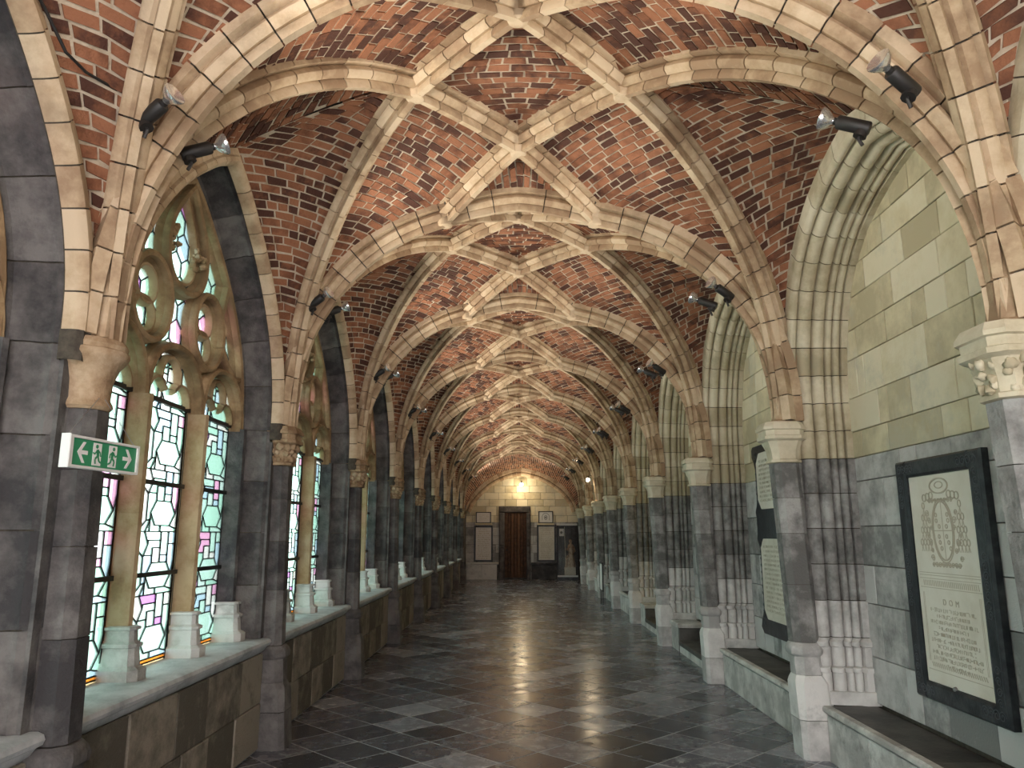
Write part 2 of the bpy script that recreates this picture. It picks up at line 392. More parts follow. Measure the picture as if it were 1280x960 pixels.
def patch_pt(pt, u, v):
    c1, c2, L, bul = pt
    a, b = c1(u), c2(u); wdt = np.linalg.norm(b-a)
    return a + (b-a)*v + V(0,0,1)*min(bul, .12*wdt)*4*v*(1-v)
def patch_normal(pt, u, v):
    e = .02
    du = patch_pt(pt, min(1,u+e), v) - patch_pt(pt, max(0,u-e), v); dv = patch_pt(pt, u, min(1,v+e)) - patch_pt(pt, u, max(0,v-e))
    n = np.cross(du, dv); ln = np.linalg.norm(n)
    if ln < 1e-9: return V(0,0,-1)
    n = n/ln; mid = patch_pt(pt, u, v); to = V(0.1, mid[1], 2.4) - mid
    return n if n @ to > 0 else -n
def patch_bricks(pt, course=.070, blen=.165, mort=.014):
    out = []
    us = np.linspace(0, 1, 60); mids = np.array([patch_pt(pt, u, .5) for u in us])
    s = np.concatenate([[0], np.cumsum(np.linalg.norm(np.diff(mids, axis=0), axis=1))])
    n = max(2, round(s[-1]/course)); ub = np.interp(np.linspace(0, s[-1], n+1), s, us)
    for i in range(n):
        u0, u1 = ub[i], ub[i+1]; um = (u0+u1)/2
        wdt = np.linalg.norm(pt[1](um) - pt[0](um))
        if wdt < .07: continue
        hh = max(1e-6, np.linalg.norm(patch_pt(pt, u1, .5) - patch_pt(pt, u0, .5)))
        gu = (u1-u0)*min(.25, mort*.5/hh)
        gv = mort*.5/wdt; m = wdt/blen; v = -((i % 2)*.5 + rnd.uniform(0, .25))/m
        while v < 1:
            l = rnd.choice((1., 1., 1., .95, 1.05, .55))/m
            a, b = max(0, v)+gv, min(1, v+l)-gv; v += l
            if (b-a)*wdt < .035: continue
            ju = lambda: rnd.uniform(-.07, .07)*(u1-u0)
            cs = [(u0+gu+ju(), a), (u0+gu+ju(), b), (u1-gu+ju(), b), (u1-gu+ju(), a)]
            nm = patch_normal(pt, um, (a+b)/2); h = rnd.uniform(.005, .012)
            base = [patch_pt(pt, min(1,max(0,q)), r) for q, r in cs]
            cen = sum(base)/4
            top = [cen + (p-cen)*.975 + nm*h for p in base]; low = [p - nm*.012 for p in base]
            mb = MB().add(top + low, [(0,1,2,3),(0,4,5,1),(1,5,6,2),(2,6,7,3),(3,7,4,0)])
            out.append((mb, cen))
    return out
cp_, sp_ = math.cos(PITCH), math.sin(PITCH); cy_, sy_ = math.cos(YAW), math.sin(YAW)
CF = V(sy_*cp_, cy_*cp_, sp_); CR = V(cy_, -sy_, 0); CU = np.cross(CR, CF)
def view_size(p, margin=40):
    """1/depth if the point falls in the photograph, else 0 (used only to rank which pieces become separate objects)"""
    d = np.array(p) - V(0, 0, EYE); z = d @ CF
    if z < .3: return 0
    x, y = 640 + F_PX*(d@CR)/z, 480 - F_PX*(d@CU)/z
    return 1/z if -margin < x < 1280+margin and -margin < y < 960+margin else 0

BR = [b for pt in patches for b in patch_bricks(pt)]
brick_me = [None]*len(BR)
web = MB()
for pt in patches:
    nu, nv = 30, 5
    web.loft([[patch_pt(pt, u, v) for v in np.linspace(0, 1, nv)] for u in np.linspace(0, 1, nu)], False, False, .5)
web_me = web.mesh('ceiling', False, 60)
def stuff_mesh(mbs, name):
    j = MB()
    for mb in mbs: j.add(mb.v, mb.f, mb.t[0])
    return j.mesh(name, False)
all_brick_me = stuff_mesh([b for b, _ in BR], 'bricks')
RIBM = [(kind,) + rib_parts(c, p, length=.2) for kind, c, p in ribs]
RIBO = [(kind, core.mesh('rib', True, 40), [v.mesh('voussoir', True, 40) for v in vs], sum((v.v for v in vs), [])) for kind, core, vs in RIBM]
def rib_join(vs):
    j = MB()
    for v in vs: j.add(v.v, v.f, v.t[0])
    return j.mesh('voussoirs', True, 40)
RIBJ = [rib_join(vs) for _, _, vs in RIBM]
RIB_LAB = {'te': 'pale limestone rib curving from pier to vault', 'tr': 'transverse rib', 'cr': 'shallow crown of the transverse rib', 'li': 'short lierne rib'}
def boss_mesh():
    m = MB(); n = 10
    pr = [(-.006,.03),(-.007,.048),(.0,.062),(.03,.066),(.12,.06)]
    m.loft([[(r*math.cos(2*math.pi*j/n), r*math.sin(2*math.pi*j/n), h) for j in range(n)] for h, r in pr], True, True, .9)
    return m.mesh('boss', True, 50)
BOSS = boss_mesh()
boss_at = [Apt, Bpt, V(SL['xm'], YM, 4.52), V(SR['xm'], YM, 4.52), V(SL['xt'], TY(0), 4.205), V(SR['xt'], TY(0), 4.205)]
bay_name = lambda k: ('brick rib vault overhead behind the exit sign' if k < 0 else 'brick rib vault of the bay beside the exit sign' if k == 0 else
                      '%s brick rib vault bay beyond the exit sign' % ORD[k])
CEIL = {}
for k in range(KB, KE+1):
    dy = V(0, k*B, 0)
    if k == KB: lab = 'brick rib vault furthest behind the exit sign'
    else: lab = bay_name(k)
    ce = obj('ceiling', web_me, M['mortar'], None, (0, k*B, 0)); tag(ce, lab, 'vault', 'vault bays', 'structure'); CEIL[k] = ce
    rank = sorted(((view_size(c + dy), i) for i, (b, c) in enumerate(BR)), reverse=True) if -1 <= k <= 2 else []
    sel = [i for s_, i in rank[:300] if s_ > 0]
    for i in sel:
        if brick_me[i] is None: brick_me[i] = BR[i][0].mesh('brick', False)
        obj('brick', brick_me[i], M['brick'], ce)
    ss = set(sel)
    me = all_brick_me if not sel else stuff_mesh([b for i, (b, _) in enumerate(BR) if i not in ss], 'bricks')
    so = obj('bricks', me, M['brick'], ce); so['kind'] = 'stuff'
    for (kind, core, vs, vv), jm in zip(RIBO, RIBJ):
        r = obj('rib', core, M['joint'], ce); r['label'] = RIB_LAB[kind]
        if k <= 4 and k >= -1:
            for v in vs: obj('voussoir', v, M['rib'], r)
        else:
            q = obj('voussoirs', jm, M['rib'], r); q['kind'] = 'stuff'
    for b in boss_at: obj('boss', BOSS, M['rib'], ce, tuple(b))
# closing transverse rib at the last pier, brick end bay
ce = None
TE = KE + 1
end_arch = [(-1.80,2.40),(-1.66,2.70),(-1.34,3.08),(-.96,3.40),(-.48,3.64),(.08,3.76),(.64,3.64),(1.15,3.40),(1.56,3.08),(1.86,2.70),(1.98,2.40)]
ec = Curve([ (x, YEND, z) for x, z in catmull(end_arch, 6)])
full = []
for q in np.linspace(0, 1, 20): full.append(SL['tr0'].u(q) + V(0, TE*B, .14))
full += [p + V(0, TY(TE), 0) for p in crown_pts][1:-1]
for q in np.linspace(1, 0, 20): full.append(SR['tr0'].u(q) + V(0, TE*B, .14))
endpatch = (Curve(full).u, Curve([p + V((p[0]-.08)*.09,0,.24) for p in ec.p]).u, 7, .02)
EB = patch_bricks(endpatch, course=.070)
web = MB().loft([[patch_pt(endpatch, u, v) for v in np.linspace(0, 1, 3)] for u in np.linspace(0, 1, 50)], False, False, .5)
ce = build('ceiling', web, M['mortar'], smooth=60, recalc=False); tag(ce, 'plain brick barrel of the last bay before the brown door', 'vault', 'vault bays', 'structure')
so = obj('bricks', stuff_mesh([b for b, _ in EB], 'bricks'), M['brick'], ce); so['kind'] = 'stuff'
for (kind, core, vs, vv), jm in zip(RIBO, RIBJ):
    if kind in ('tr', 'cr'):
        r = obj('rib', core, M['joint'], ce, (0, TE*B, 0)); r['label'] = RIB_LAB[kind]
        q = obj('voussoirs', jm, M['rib'], r); q['kind'] = 'stuff'

# ------------------------------------------------------------------ unseen roof slab, added above the vault to seal out sky light
def sbox(name, dims, mat, lab, cat):
    o = build(name, MB().box(*dims), mat); tag(o, lab, cat, kind='structure'); return o
sbox('sky_seal_slab', (-2.75, 2.95, YBACK, YEND+.4, 5.0, 5.15), M['darkstone'], 'unseen roof slab added above the brick vault to seal out sky light', 'roof')

# ------------------------------------------------------------------ floor
fl = build('floor', MB().box(-2.5, 2.7, YBACK, YEND+.3, -.12, .0006), M['grout']); tag(fl, 'polished dark slate floor laid in diagonal squares', 'floor', kind='structure')
D = .2815; tiles = []
for i in range(-14, 15):
    for j in range(-24, 100):
        if (i + j) % 2: continue
        cx, cy = -.42 + i*D, 6.69 + (j+1)*D
        if not (-2.3 < cx < 2.55) or not (YBACK-.2 < cy < YEND+.3): continue
        tiles.append((cx, cy))
lim_l, lim_r = -1.985, 2.233
def clip_tile(cx, cy):
    r = D - .0065
    P = [V(cx, cy-r), V(cx+r, cy), V(cx, cy+r), V(cx-r, cy)]
    for lo, hi, ax in ((lim_l, lim_r, 0), (YBACK+.05, YEND-.01, 1)):
        out = []
        for val, sg_ in ((lo, 1), (hi, -1)):
            out = []
            for i in range(len(P)):
                a, b = P[i], P[(i+1) % len(P)]; da, db = sg_*(a[ax]-val), sg_*(b[ax]-val)
                if da >= 0: out.append(a)
                if (da > 0 and db < 0) or (da < 0 and db > 0): out.append(a + (b-a)*da/(da-db))
            P = out
            if len(P) < 3: return None
    c = sum(P)/len(P)
    if max(np.linalg.norm(p-c) for p in P) < .03: return None
    t = rnd.random(); t = t*.78 if rnd.random() < .72 else .78 + .22*t
    return MB().loft([[(p[0], p[1], -.004) for p in P], [(p[0], p[1], 0) for p in P], [(*(c+(p-c)*.988), .0015) for p in P]], True, True, t)
rank = sorted(((view_size((x, y, 0)), i) for i, (x, y) in enumerate(tiles)), reverse=True)
sel = set(i for s_, i in rank[:300] if s_ > 0)
rest = []
for i, (x, y) in enumerate(tiles):
    mb = clip_tile(x, y)
    if mb is None: continue
    if i in sel: build('tile', mb, M['tile'], fl)
    else: rest.append(mb)
j = MB()
for mb in rest: j.add(mb.v, mb.f, mb.t[0])
so = build('tiles', j, M['tile'], fl); so['kind'] = 'stuff'
# thin border strip of slate along either wall
for nm, x0, x1 in (('border', -2.02, -1.97), ('border', 2.19, 2.26)):
    pass
gr = build('ground_garth', MB().box(-40, -2.75, -30, 60, -.3, -.2), M['grass']); tag(gr, 'pale gravel of the cloister garth outside the windows', 'ground', kind='structure')

# ------------------------------------------------------------------ walls: masses
def arch_wall(xa, xb, c, curve, ext, y0, y1, ztop=5.0, o=.03):
    """slab between xa and xb with the opening cut out; one bay, in bay-0 coordinates"""
    mb = MB()
    ql = [0.0] + list(np.linspace(2.4, curve.L, 18))
    for d, ye in ((-1, y0), (1, y1)):
        rows = []
        for q in ql:
            r = open_pt(curve, q, o) if q > 0 else V(curve.p[0][0]+o, 0)
            rows.append((c + d*r[0], max(0., r[1])))
        for (ya, za), (yb, zb) in zip(rows[:-1], rows[1:]):
            for x in (xa, xb): mb.add([(x, ya, za), (x, ye, za), (x, ye, zb), (x, yb, zb)], [(0,1,2,3)], .5)
            mb.add([(xa, ya, za), (xb, ya, za), (xb, yb, zb), (xa, yb, zb)], [(0,1,2,3)], .5)
        yt, zt = rows[-1]
        for x in (xa, xb): mb.add([(x, yt, zt), (x, ye, zt), (x, ye, ztop), (x, yt, ztop)], [(0,1,2,3)], .5)
    return mb
wl = MB()
one = arch_wall(-2.5, -2.335, LC, WINC, 0, PL(0), PL(1))
for k in range(KB, KE+1): wl.add([(x, y+k*B, z) for x, y, z in one.v], one.f, .5)
for k in range(KB, KE+2): wl.box(-2.5, -1.99, PL(k)-.16, PL(k)+.16, 0, 5.0, .5)
wl.box(-2.5, -1.995, YBACK, YEND, 0, .74, .5)
wl.box(-2.5, -1.96, PL(KE+1)+.15, YEND+.2, 0, 5.0, .5)
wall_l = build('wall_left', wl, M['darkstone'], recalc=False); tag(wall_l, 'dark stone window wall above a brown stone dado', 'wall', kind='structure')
# dado stones, one bay
dado = []
y0, y1 = PL(0)+.12, PL(1)-.12
for (za, zb, cuts) in ((.015,.34,(0,.14,.30,.47,.62,.80,1)), (.345,.705,(0,.22,.43,.60,.83,1))):
    for a, b in zip(cuts[:-1], cuts[1:]):
        pr_ = rnd.uniform(0, .012)
        dado.append(MB().bevbox(-2.02, -1.975+pr_, y0+(y1-y0)*a+.003, y0+(y1-y0)*b-.003, za, zb, 'x+', .006).mesh('stone', False))
for k in range(-1, KE+1):
    for me in dado: obj('stone', me, M['dado'], wall_l, (0, k*B, 0))

# ------------------------------------------------------------------ windows
LIGHTS = (-.79, 0, .79)
mulW = .41
def arch2d(uc, hw, z0, zap, n=9):
    """pointed light head, centre line"""
    pts = []
    for i in range(n):
        t = i/(n-1); a = t*math.pi/2
        pts.append((uc - hw*math.cos(a)**.85, z0 + (zap-z0)*math.sin(a)**.95))
    return pts + [(2*uc - u, z) for u, z in pts[::-1][1:]]
TPROF = [(-.042,-2.33),(-.042,-2.275),(-.022,-2.235),(-.029,-2.205),(-.022,-2.175),(0,-2.162),(.022,-2.175),(.029,-2.205),(.022,-2.235),(.042,-2.275),(.042,-2.33)]
TPROF2 = [(-.036,-2.33),(-.036,-2.28),(-.02,-2.25),(-.025,-2.228),(-.018,-2.205),(0,-2.195),(.018,-2.205),(.025,-2.228),(.02,-2.25),(.036,-2.28),(.036,-2.33)]
CPROF = [(-.022,-2.32),(-.022,-2.275),(-.008,-2.25),(.008,-2.25),(.022,-2.275),(.022,-2.32)]
def sweep2d(pts, prof, c=LC, closed=False, tint=None):
    P = [V(*p) for p in pts]; n = len(P); rings = []
    for i in range(n):
        a, b = (P[(i-1) % n], P[(i+1) % n]) if closed else (P[max(0,i-1)], P[min(n-1,i+1)])
        t = unit(b-a); nn = V(t[1], -t[0])
        rings.append([(x, c + P[i][0] + nn[0]*w_, P[i][1] + nn[1]*w_) for w_, x in prof])
    mb = MB()
    if closed: rings.append(rings[0]); mb.loft(rings, False, True, tint)
    else: mb.loft(rings, True, True, tint)
    return mb
def ellipse(u, z, ru, rz, n=22, tilt=0):
    return [(u + ru*math.cos(a)*math.cos(tilt) - rz*math.sin(a)*math.sin(tilt), z + ru*math.cos(a)*math.sin(tilt) + rz*math.sin(a)*math.cos(tilt)) for a in [2*math.pi*i/n for i in range(n)]]
tr_parts = []    # (name, MB, smooth)
for d in (-1, 1):
    for za, zb in ((1.10,1.72),(1.7205,2.42)):
        tr_parts.append(('mullion', sweep2d([(d*mulW, za), (d*mulW, (za+zb)/2), (d*mulW, zb)], TPROF)))
for uc in LIGHTS:
    hw = .395 if uc == 0 else .38
    tr_parts.append(('light_head', sweep2d(arch2d(uc, hw, 2.42, 2.80), TPROF2)))
    # cusps: trefoil lobes inside the head
    w3 = .30
    lob = []
    for (ox, oz, r, a0, a1) in ((-.165,2.455,.125,185,30),(0,2.60,.135,190,-10),(.165,2.455,.125,150,-5)):
        lob.append([(uc + ox + r*math.cos(math.radians(a0+(a1-a0)*t)), oz + r*math.sin(math.radians(a0+(a1-a0)*t))) for t in np.linspace(0, 1, 7)])
    tr_parts.append(('cusp', sweep2d(lob[0] + lob[1] + lob[2], CPROF)))
for d in (-1, 1):
    tr_parts.append(('foil_ring', sweep2d(ellipse(d*.43, 3.02, .25, .265, 24), TPROF2, closed=True)))
    tr_parts.append(('cusp', sweep2d(ellipse(d*.43, 3.10, .13, .12, 14), CPROF, closed=True)))
    tr_parts.append(('cusp', sweep2d(ellipse(d*.43, 2.91, .13, .11, 14), CPROF, closed=True)))
    tr_parts.append(('mouchette', sweep2d([(d*.66,2.98),(d*.80,2.86),(d*.96,2.78),(d*1.06,2.80)], TPROF2)))
    tr_parts.append(('mouchette', sweep2d([(d*.62,3.18),(d*.66,3.30),(d*.70,3.44)], TPROF2)))
ves = [(0,3.93),(-.12,3.80),(-.225,3.66),(-.285,3.52),(-.29,3.39),(-.24,3.28),(-.13,3.205),(0,3.18)]
ves = list(catmull(ves, 3)); ves = ves + [(-u, z) for u, z in ves[::-1][1:-1]]
tr_parts.append(('vesica', sweep2d(ves, TPROF2, closed=True)))
vi = [(u*.72, 3.55 + (z-3.55)*.82) for u, z in ves]
tr_parts.append(('cusp', sweep2d(vi, CPROF, closed=True)))
# half tracery member following the window arch
edge = [open_pt(WINC, q, .02) for q in np.linspace(2.40, WINC.L, 16)]
edge = [(-u, z) for u, z in edge] + [(u, z) for u, z in edge[::-1][1:]]
tr_parts.append(('tracery_border', sweep2d(edge, TPROF2)))
# small moulded mullion bases and jamb bases
def mullion_base(u, wid=1.):
    mb = MB(); out = []
    steps = [(.815,.088,-2.085),(.872,.088,-2.085),(.892,.060,-2.115),(.985,.052,-2.125),(.99,.066,-2.112),(1.008,.068,-2.110),(1.016,.05,-2.128),(1.022,.043,-2.135),(1.078,.040,-2.138),(1.083,.054,-2.125),(1.096,.054,-2.125),(1.102,.04,-2.14)]
    rings = []
    for z, hy, xf in steps:
        ch = hy*.45; rings.append([(-2.33, LC+u-hy, z), (xf-ch, LC+u-hy, z), (xf, LC+u-hy+ch, z), (xf, LC+u+hy-ch, z), (xf-ch, LC+u+hy, z), (-2.33, LC+u+hy, z)])
    return mb.loft(rings, True, True)
for d in (-1, 1):
    tr_parts.append(('mullion_base', mullion_base(d*mulW)))
    tr_parts.append(('jamb_base', mullion_base(d*1.16)))
    tr_parts.append(('jamb_shaft', sweep2d([(d*1.16,1.10),(d*1.16,1.8),(d*1.16,2.42)], TPROF)))
# sill
SILLP = [(-2.34,.815),(-1.955,.815),(-1.93,.805),(-1.922,.785),(-1.93,.765),(-1.955,.752),(-1.965,.73),(-1.985,.715),(-2.0,.70),(-2.34,.70)]
sill = MB().loft([[(x, y, z) for x, z in SILLP] for y in (PL(0)+.10, PL(1)-.10)], True, True)
# leaf cluster carved on the vesica's cusp
def lump(cx, cy, cz, r, n=7, m=5, seed=0, flat=1.):
    rr = random.Random(seed); mb = MB(); rings = []
    for i in range(m+1):
        th = math.pi*i/m; ring = []
        for q in range(n):
            ph = 2*math.pi*q/n; k = r*(1 + rr.uniform(-.28, .28)) if 0 < i < m else r
            ring.append((cx + k*flat*math.sin(th)*math.cos(ph), cy + k*math.sin(th)*math.sin(ph), cz + k*math.cos(th)))
        rings.append(ring)
    return mb.loft(rings, True, True)
leafy = MB()
for d in (-1, 1):
    for i in range(15):
        l = lump(-2.235 + rnd.uniform(-.04,.04), LC + d*(.20+rnd.uniform(-.045,.045)), 3.50 + rnd.uniform(-.10,.10), rnd.uniform(.014,.03), seed=i+40*d)
        leafy.add(l.v, l.f)
tr_parts.append(('carved_leaves', leafy))
# jamb and arch mouldings around the window (profile: x, outward offset)
WP = [(-2.36,-.005),(-2.31,-.005),(-2.295,.02),(-2.27,.028),(-2.235,.025),(-2.21,.045),(-2.20,.075),(-2.17,.085),(-2.12,.10),(-2.085,.125),(-2.06,.13),(-2.035,.125),(-2.015,.14),(-1.995,.16),(-1.985,.24),(-2.36,.24)]
FP = [(-2.0,.115),(-1.955,.118),(-1.93,.128),(-1.912,.15),(-1.918,.178),(-1.935,.19),(-1.94,.235),(-2.0,.24)]
def arch_blocks(curve, c, prof, q0, q1, length, gap=.0035, sides=(-1,1), grow=1., o_add=0.):
    out = []
    n = max(1, round((q1-q0)/length))
    for d in sides:
        for i in range(n):
            a, b = q0+(q1-q0)*i/n + gap, q0+(q1-q0)*(i+1)/n - (gap if not (abs(q1-curve.L) < 1e-6 and i == n-1) else .0)
            qs = [a, b] if b-a < .14 or b < 2.3 else [a, (a+b)/2, b]
            rings = []
            for q in qs:
                ring = []
                for x, o in prof:
                    r = open_pt(curve, q, o + o_add) if q > 2.2 else V(curve.at(q)[0] + min(o + o_add, .132 if curve is RECC else 9), curve.at(q)[1])
                    ring.append((x, c + d*r[0], r[1]))
                rings.append(ring)
            out.append(MB().loft(rings, True, True))
    return out
def long_sweep(curve, c, prof, q0, q1, inset):
    mb = MB()
    for d in (-1, 1):
        rings = []
        for q in list(np.linspace(q0, max(q0, 2.3), 3)) + list(np.linspace(2.35, q1, 26)):
            if q > q1: continue
            ring = []
            for x, o in prof:
                r = open_pt(curve, q, o + inset) if q > 2.2 else V(curve.at(q)[0] + min(o + inset, .131 if curve is RECC else 9), curve.at(q)[1])
                ring.append((x, c + d*r[0], r[1]))
            rings.append(ring)
        mb.loft(rings, True, True, .4)
    return mb
win_core = long_sweep(WINC, LC, [(x-.01, o) for x, o in WP], .82, WINC.L, .012)
wjamb = [b.mesh('block', True, 40) for b in arch_blocks(WINC, LC, WP, .815, 2.42, .36)]
warch = [b.mesh('block', True, 40) for b in arch_blocks(WINC, LC, WP, 2.42, WINC.L, .34)]
form = [b.mesh('voussoir', True, 40) for b in arch_blocks(WINC, LC, FP, 2.48, WINC.L, .165)]
form_core = long_sweep(WINC, LC, [(x-.008, o) for x, o in FP], 2.5, WINC.L, .004).mesh('wall_rib', True, 40)
win_core_me = win_core.mesh('window_frame', True, 40)
TRM = [(n, mb.mesh(n, True, None if n in ('mullion_base','jamb_base') else 40)) for n, mb in tr_parts]
sill_me = sill.mesh('sill', True, 30)
# iron saddle bars
bars = []
for uc, hw in ((-.79,.345),(0,.36),(.79,.345)):
    for z in (1.36, 1.92, 2.44):
        bars.append(MB().box(-2.295, -2.272, LC+uc-hw, LC+uc+hw, z-.014, z+.014).mesh('saddle_bar', True))
# leaded panes
def inset_poly(P, g):
    c = sum(P)/len(P); n = len(P); out = []
    # offset each edge inward and intersect
    area = sum(P[i][0]*P[(i+1)%n][1]-P[(i+1)%n][0]*P[i][1] for i in range(n))
    if area < 0: P = P[::-1]
    lines = []
    for i in range(n):
        a, b = P[i], P[(i+1)%n]; t = unit(b-a); nn = V(-t[1], t[0]); lines.append((a+nn*g, t))
    for i in range(n):
        (p, r), (q, s_) = lines[i-1], lines[i]; den = r[0]*s_[1]-r[1]*s_[0]
        if abs(den) < 1e-6: out.append(q); continue
        tt = ((q[0]-p[0])*s_[1]-(q[1]-p[1])*s_[0])/den; out.append(p + r*tt)
    return out
def clip_poly(P, lo, hi, ax):
    for val, sgn in ((lo, 1), (hi, -1)):
        out = []
        for i in range(len(P)):
            a, b = P[i], P[(i+1) % len(P)]; da, db = sgn*(a[ax]-val), sgn*(b[ax]-val)
            if da >= 0: out.append(a)
            if (da > 0 and db < 0) or (da < 0 and db > 0): out.append(a + (b-a)*da/(da-db))
        P = out
        if len(P) < 3: return []
    return P
def cell(h, wd):
    """pieces of one repeat (0..wd, 0..h): chain of tall hexagons, wide hexagons, small rectangles"""
    X = lambda a: a*wd; Z = lambda a: a*h; P = lambda *q: [V(X(a), Z(b)) for a, b in q]
    L_ = []
    L_.append((P((.20,0),(.36,.17),(.36,.60),(.20,.77),(.04,.60),(.04,.17)), 'g'))           # tall hexagon
    L_.append((P((.20,.77),(.36,.60),(.44,.80),(.36,1.0),(.20,1.0)), 'g'))
    L_.append((P((.20,.77),(.20,1.0),(.0,1.0),(.0,.80),(.04,.60)), 'v'))
    L_.append((P((0,0),(.20,0),(.04,.17),(.04,.60),(0,.80)), 'g'))
    L_.append((P((.20,0),(.36,0),(.44,.20),(.36,.17)), 'g'))
    L_.append((P((.36,0),(.44,.0),(.44,.20)), 'g'))
    # wide hexagon split over the middle
    L_.append((P((.44,.30),(.54,.10),(.86,.10),(.96,.30),(.86,.50),(.54,.50)), 'h'))
    L_.append((P((.44,0),(.66,0),(.66,.10),(.54,.10),(.44,.30)), 'g'))
    L_.append((P((.66,0),(1,0),(1,.05),(.86,.10),(.66,.10)), 'g'))
    L_.append((P((1,.05),(1,.55),(.96,.30),(.86,.10)), 'g'))
    L_.append((P((.44,.30),(.54,.50),(.54,.62),(.36,.62),(.36,.17),(.44,.20)), 'g'))
    L_.append((P((.54,.50),(.70,.50),(.70,.74),(.54,.74)), 'r'))
    L_.append((P((.70,.50),(.86,.50),(.86,.62),(.70,.62)), 'r'))
    L_.append((P((.86,.50),(.96,.30),(1,.55),(1,.80),(.86,.80)), 'r'))
    L_.append((P((.70,.62),(.86,.62),(.86,1.0),(.70,1.0)), 'r'))
    L_.append((P((.54,.74),(.70,.74),(.70,.86),(.44,.86),(.44,.80),(.36,.62),(.54,.62)), 'r'))
    L_.append((P((.44,.86),(.70,.86),(.70,1.0),(.36,1.0),(.44,.80)), 'r'))
    L_.append((P((.86,.80),(1,.80),(1,1),(.86,1)), 'r'))
    return L_
def pane_tint(kind):
    r = rnd.random()
    if kind == 'b': return .94
    if kind == 'c': return .98
    if kind == 'h': return rnd.uniform(0, .33)
    if kind == 'v': return rnd.uniform(.82, .92) if r < .25 else rnd.uniform(0, .5)
    if kind == 'r': return rnd.uniform(.82, .88) if r < .12 else (rnd.uniform(.89,.92) if r < .15 else rnd.uniform(0, .79))
    return rnd.uniform(.88, .92) if r < .05 else rnd.uniform(.0, .79)
GX = -2.298
pane_mbs, lead = [], MB()
def add_pane(P, kind, c=LC):
    P = [V(*p) for p in P]
    q = inset_poly(P, .0028)
    # skip slivers
    a = abs(sum(q[i][0]*q[(i+1)%len(q)][1]-q[(i+1)%len(q)][0]*q[i][1] for i in range(len(q))))/2
    if a < 2.5e-4: return
    n = len(q)
    mb = MB().loft([[(GX-.003, c+p[0], p[1]) for p in q], [(GX+.003, c+p[0], p[1]) for p in q]], True, True, pane_tint(kind))
    pane_mbs.append(mb)
    for i in range(len(P)):
        s_, e = P[i], P[(i+1)%len(P)]
        t = unit(e-s_); nn = V(-t[1], t[0])*.0036
        r = [s_-nn, e-nn, e+nn, s_+nn]
        lead.add([(x, c+p[0], p[1]) for x in (GX-.006, GX+.007) for p in r], [(4,5,6,7),(0,1,5,4),(1,2,6,5),(2,3,7,6),(3,0,4,7),(3,2,1,0)], .5)
ZG0 = .80
for uc, hw in ((-.79,.36),(0,.36),(.79,.36)):
    u0, u1, bd = uc-hw, uc+hw, .035
    for (a, b, kd) in ((u0, u0+bd*.55, 'c'), (u0+bd*.55, u0+bd, 'b'), (u1-bd, u1-bd*.55, 'b'), (u1-bd*.55, u1, 'c')):
        for z in np.arange(ZG0, 2.6, .45): add_pane([(a,z),(b,z),(b,min(2.62,z+.45)),(a,min(2.62,z+.45))], kd)
    add_pane([(u0+bd,ZG0),(u1-bd,ZG0),(u1-bd,ZG0+.028),(u0+bd,ZG0+.028)], 'c'); add_pane([(u0+bd,ZG0+.028),(u1-bd,ZG0+.028),(u1-bd,ZG0+.05),(u0+bd,ZG0+.05)], 'b')
    h, wd = .385, u1-u0-2*bd; z = ZG0 + .05
    while z < 2.68:
        for P, kd in cell(h, wd):
            Q = clip_poly([p + V(u0+bd, z) for p in P], 0, 2.70, 1)
            if len(Q) >= 3: add_pane(Q, kd)
        z += h
# tracery glass: hexagon-ish net of small panes above the lights
hx, hz = .17, .15; row = 0; z = 2.72
while z < 3.95:
    u = -1.2 + (row % 2)*hx/2
    while u < 1.2:
        P = [(u-hx/2,z),(u-hx/2,z+hz*.62),(u,z+hz),(u+hx/2,z+hz*.62),(u+hx/2,z),(u,z-hz*.38)]
        ok = False
        zz = z + hz*.3
        lim = np.interp(zz, [p[1] for p in WIN[1:]], [p[0] for p in WIN[1:]]) if zz < 3.96 else 0
        if abs(u) < lim + .04:
            add_pane(P, 'g' if rnd.random() < .7 else 'v')
        u += hx
    z += hz; row += 1
pane_me = [m.mesh('pane', True) for m in pane_mbs]
lead_me = lead.mesh('lead_cames', False)
j = MB()
for m_ in pane_mbs: j.add(m_.v, m_.f, m_.t[0])
panes_joined = j.mesh('panes', True)
near_p = sorted(range(len(pane_mbs)), key=lambda i: -len(pane_mbs[i].v))
print('panes per window', len(pane_mbs))
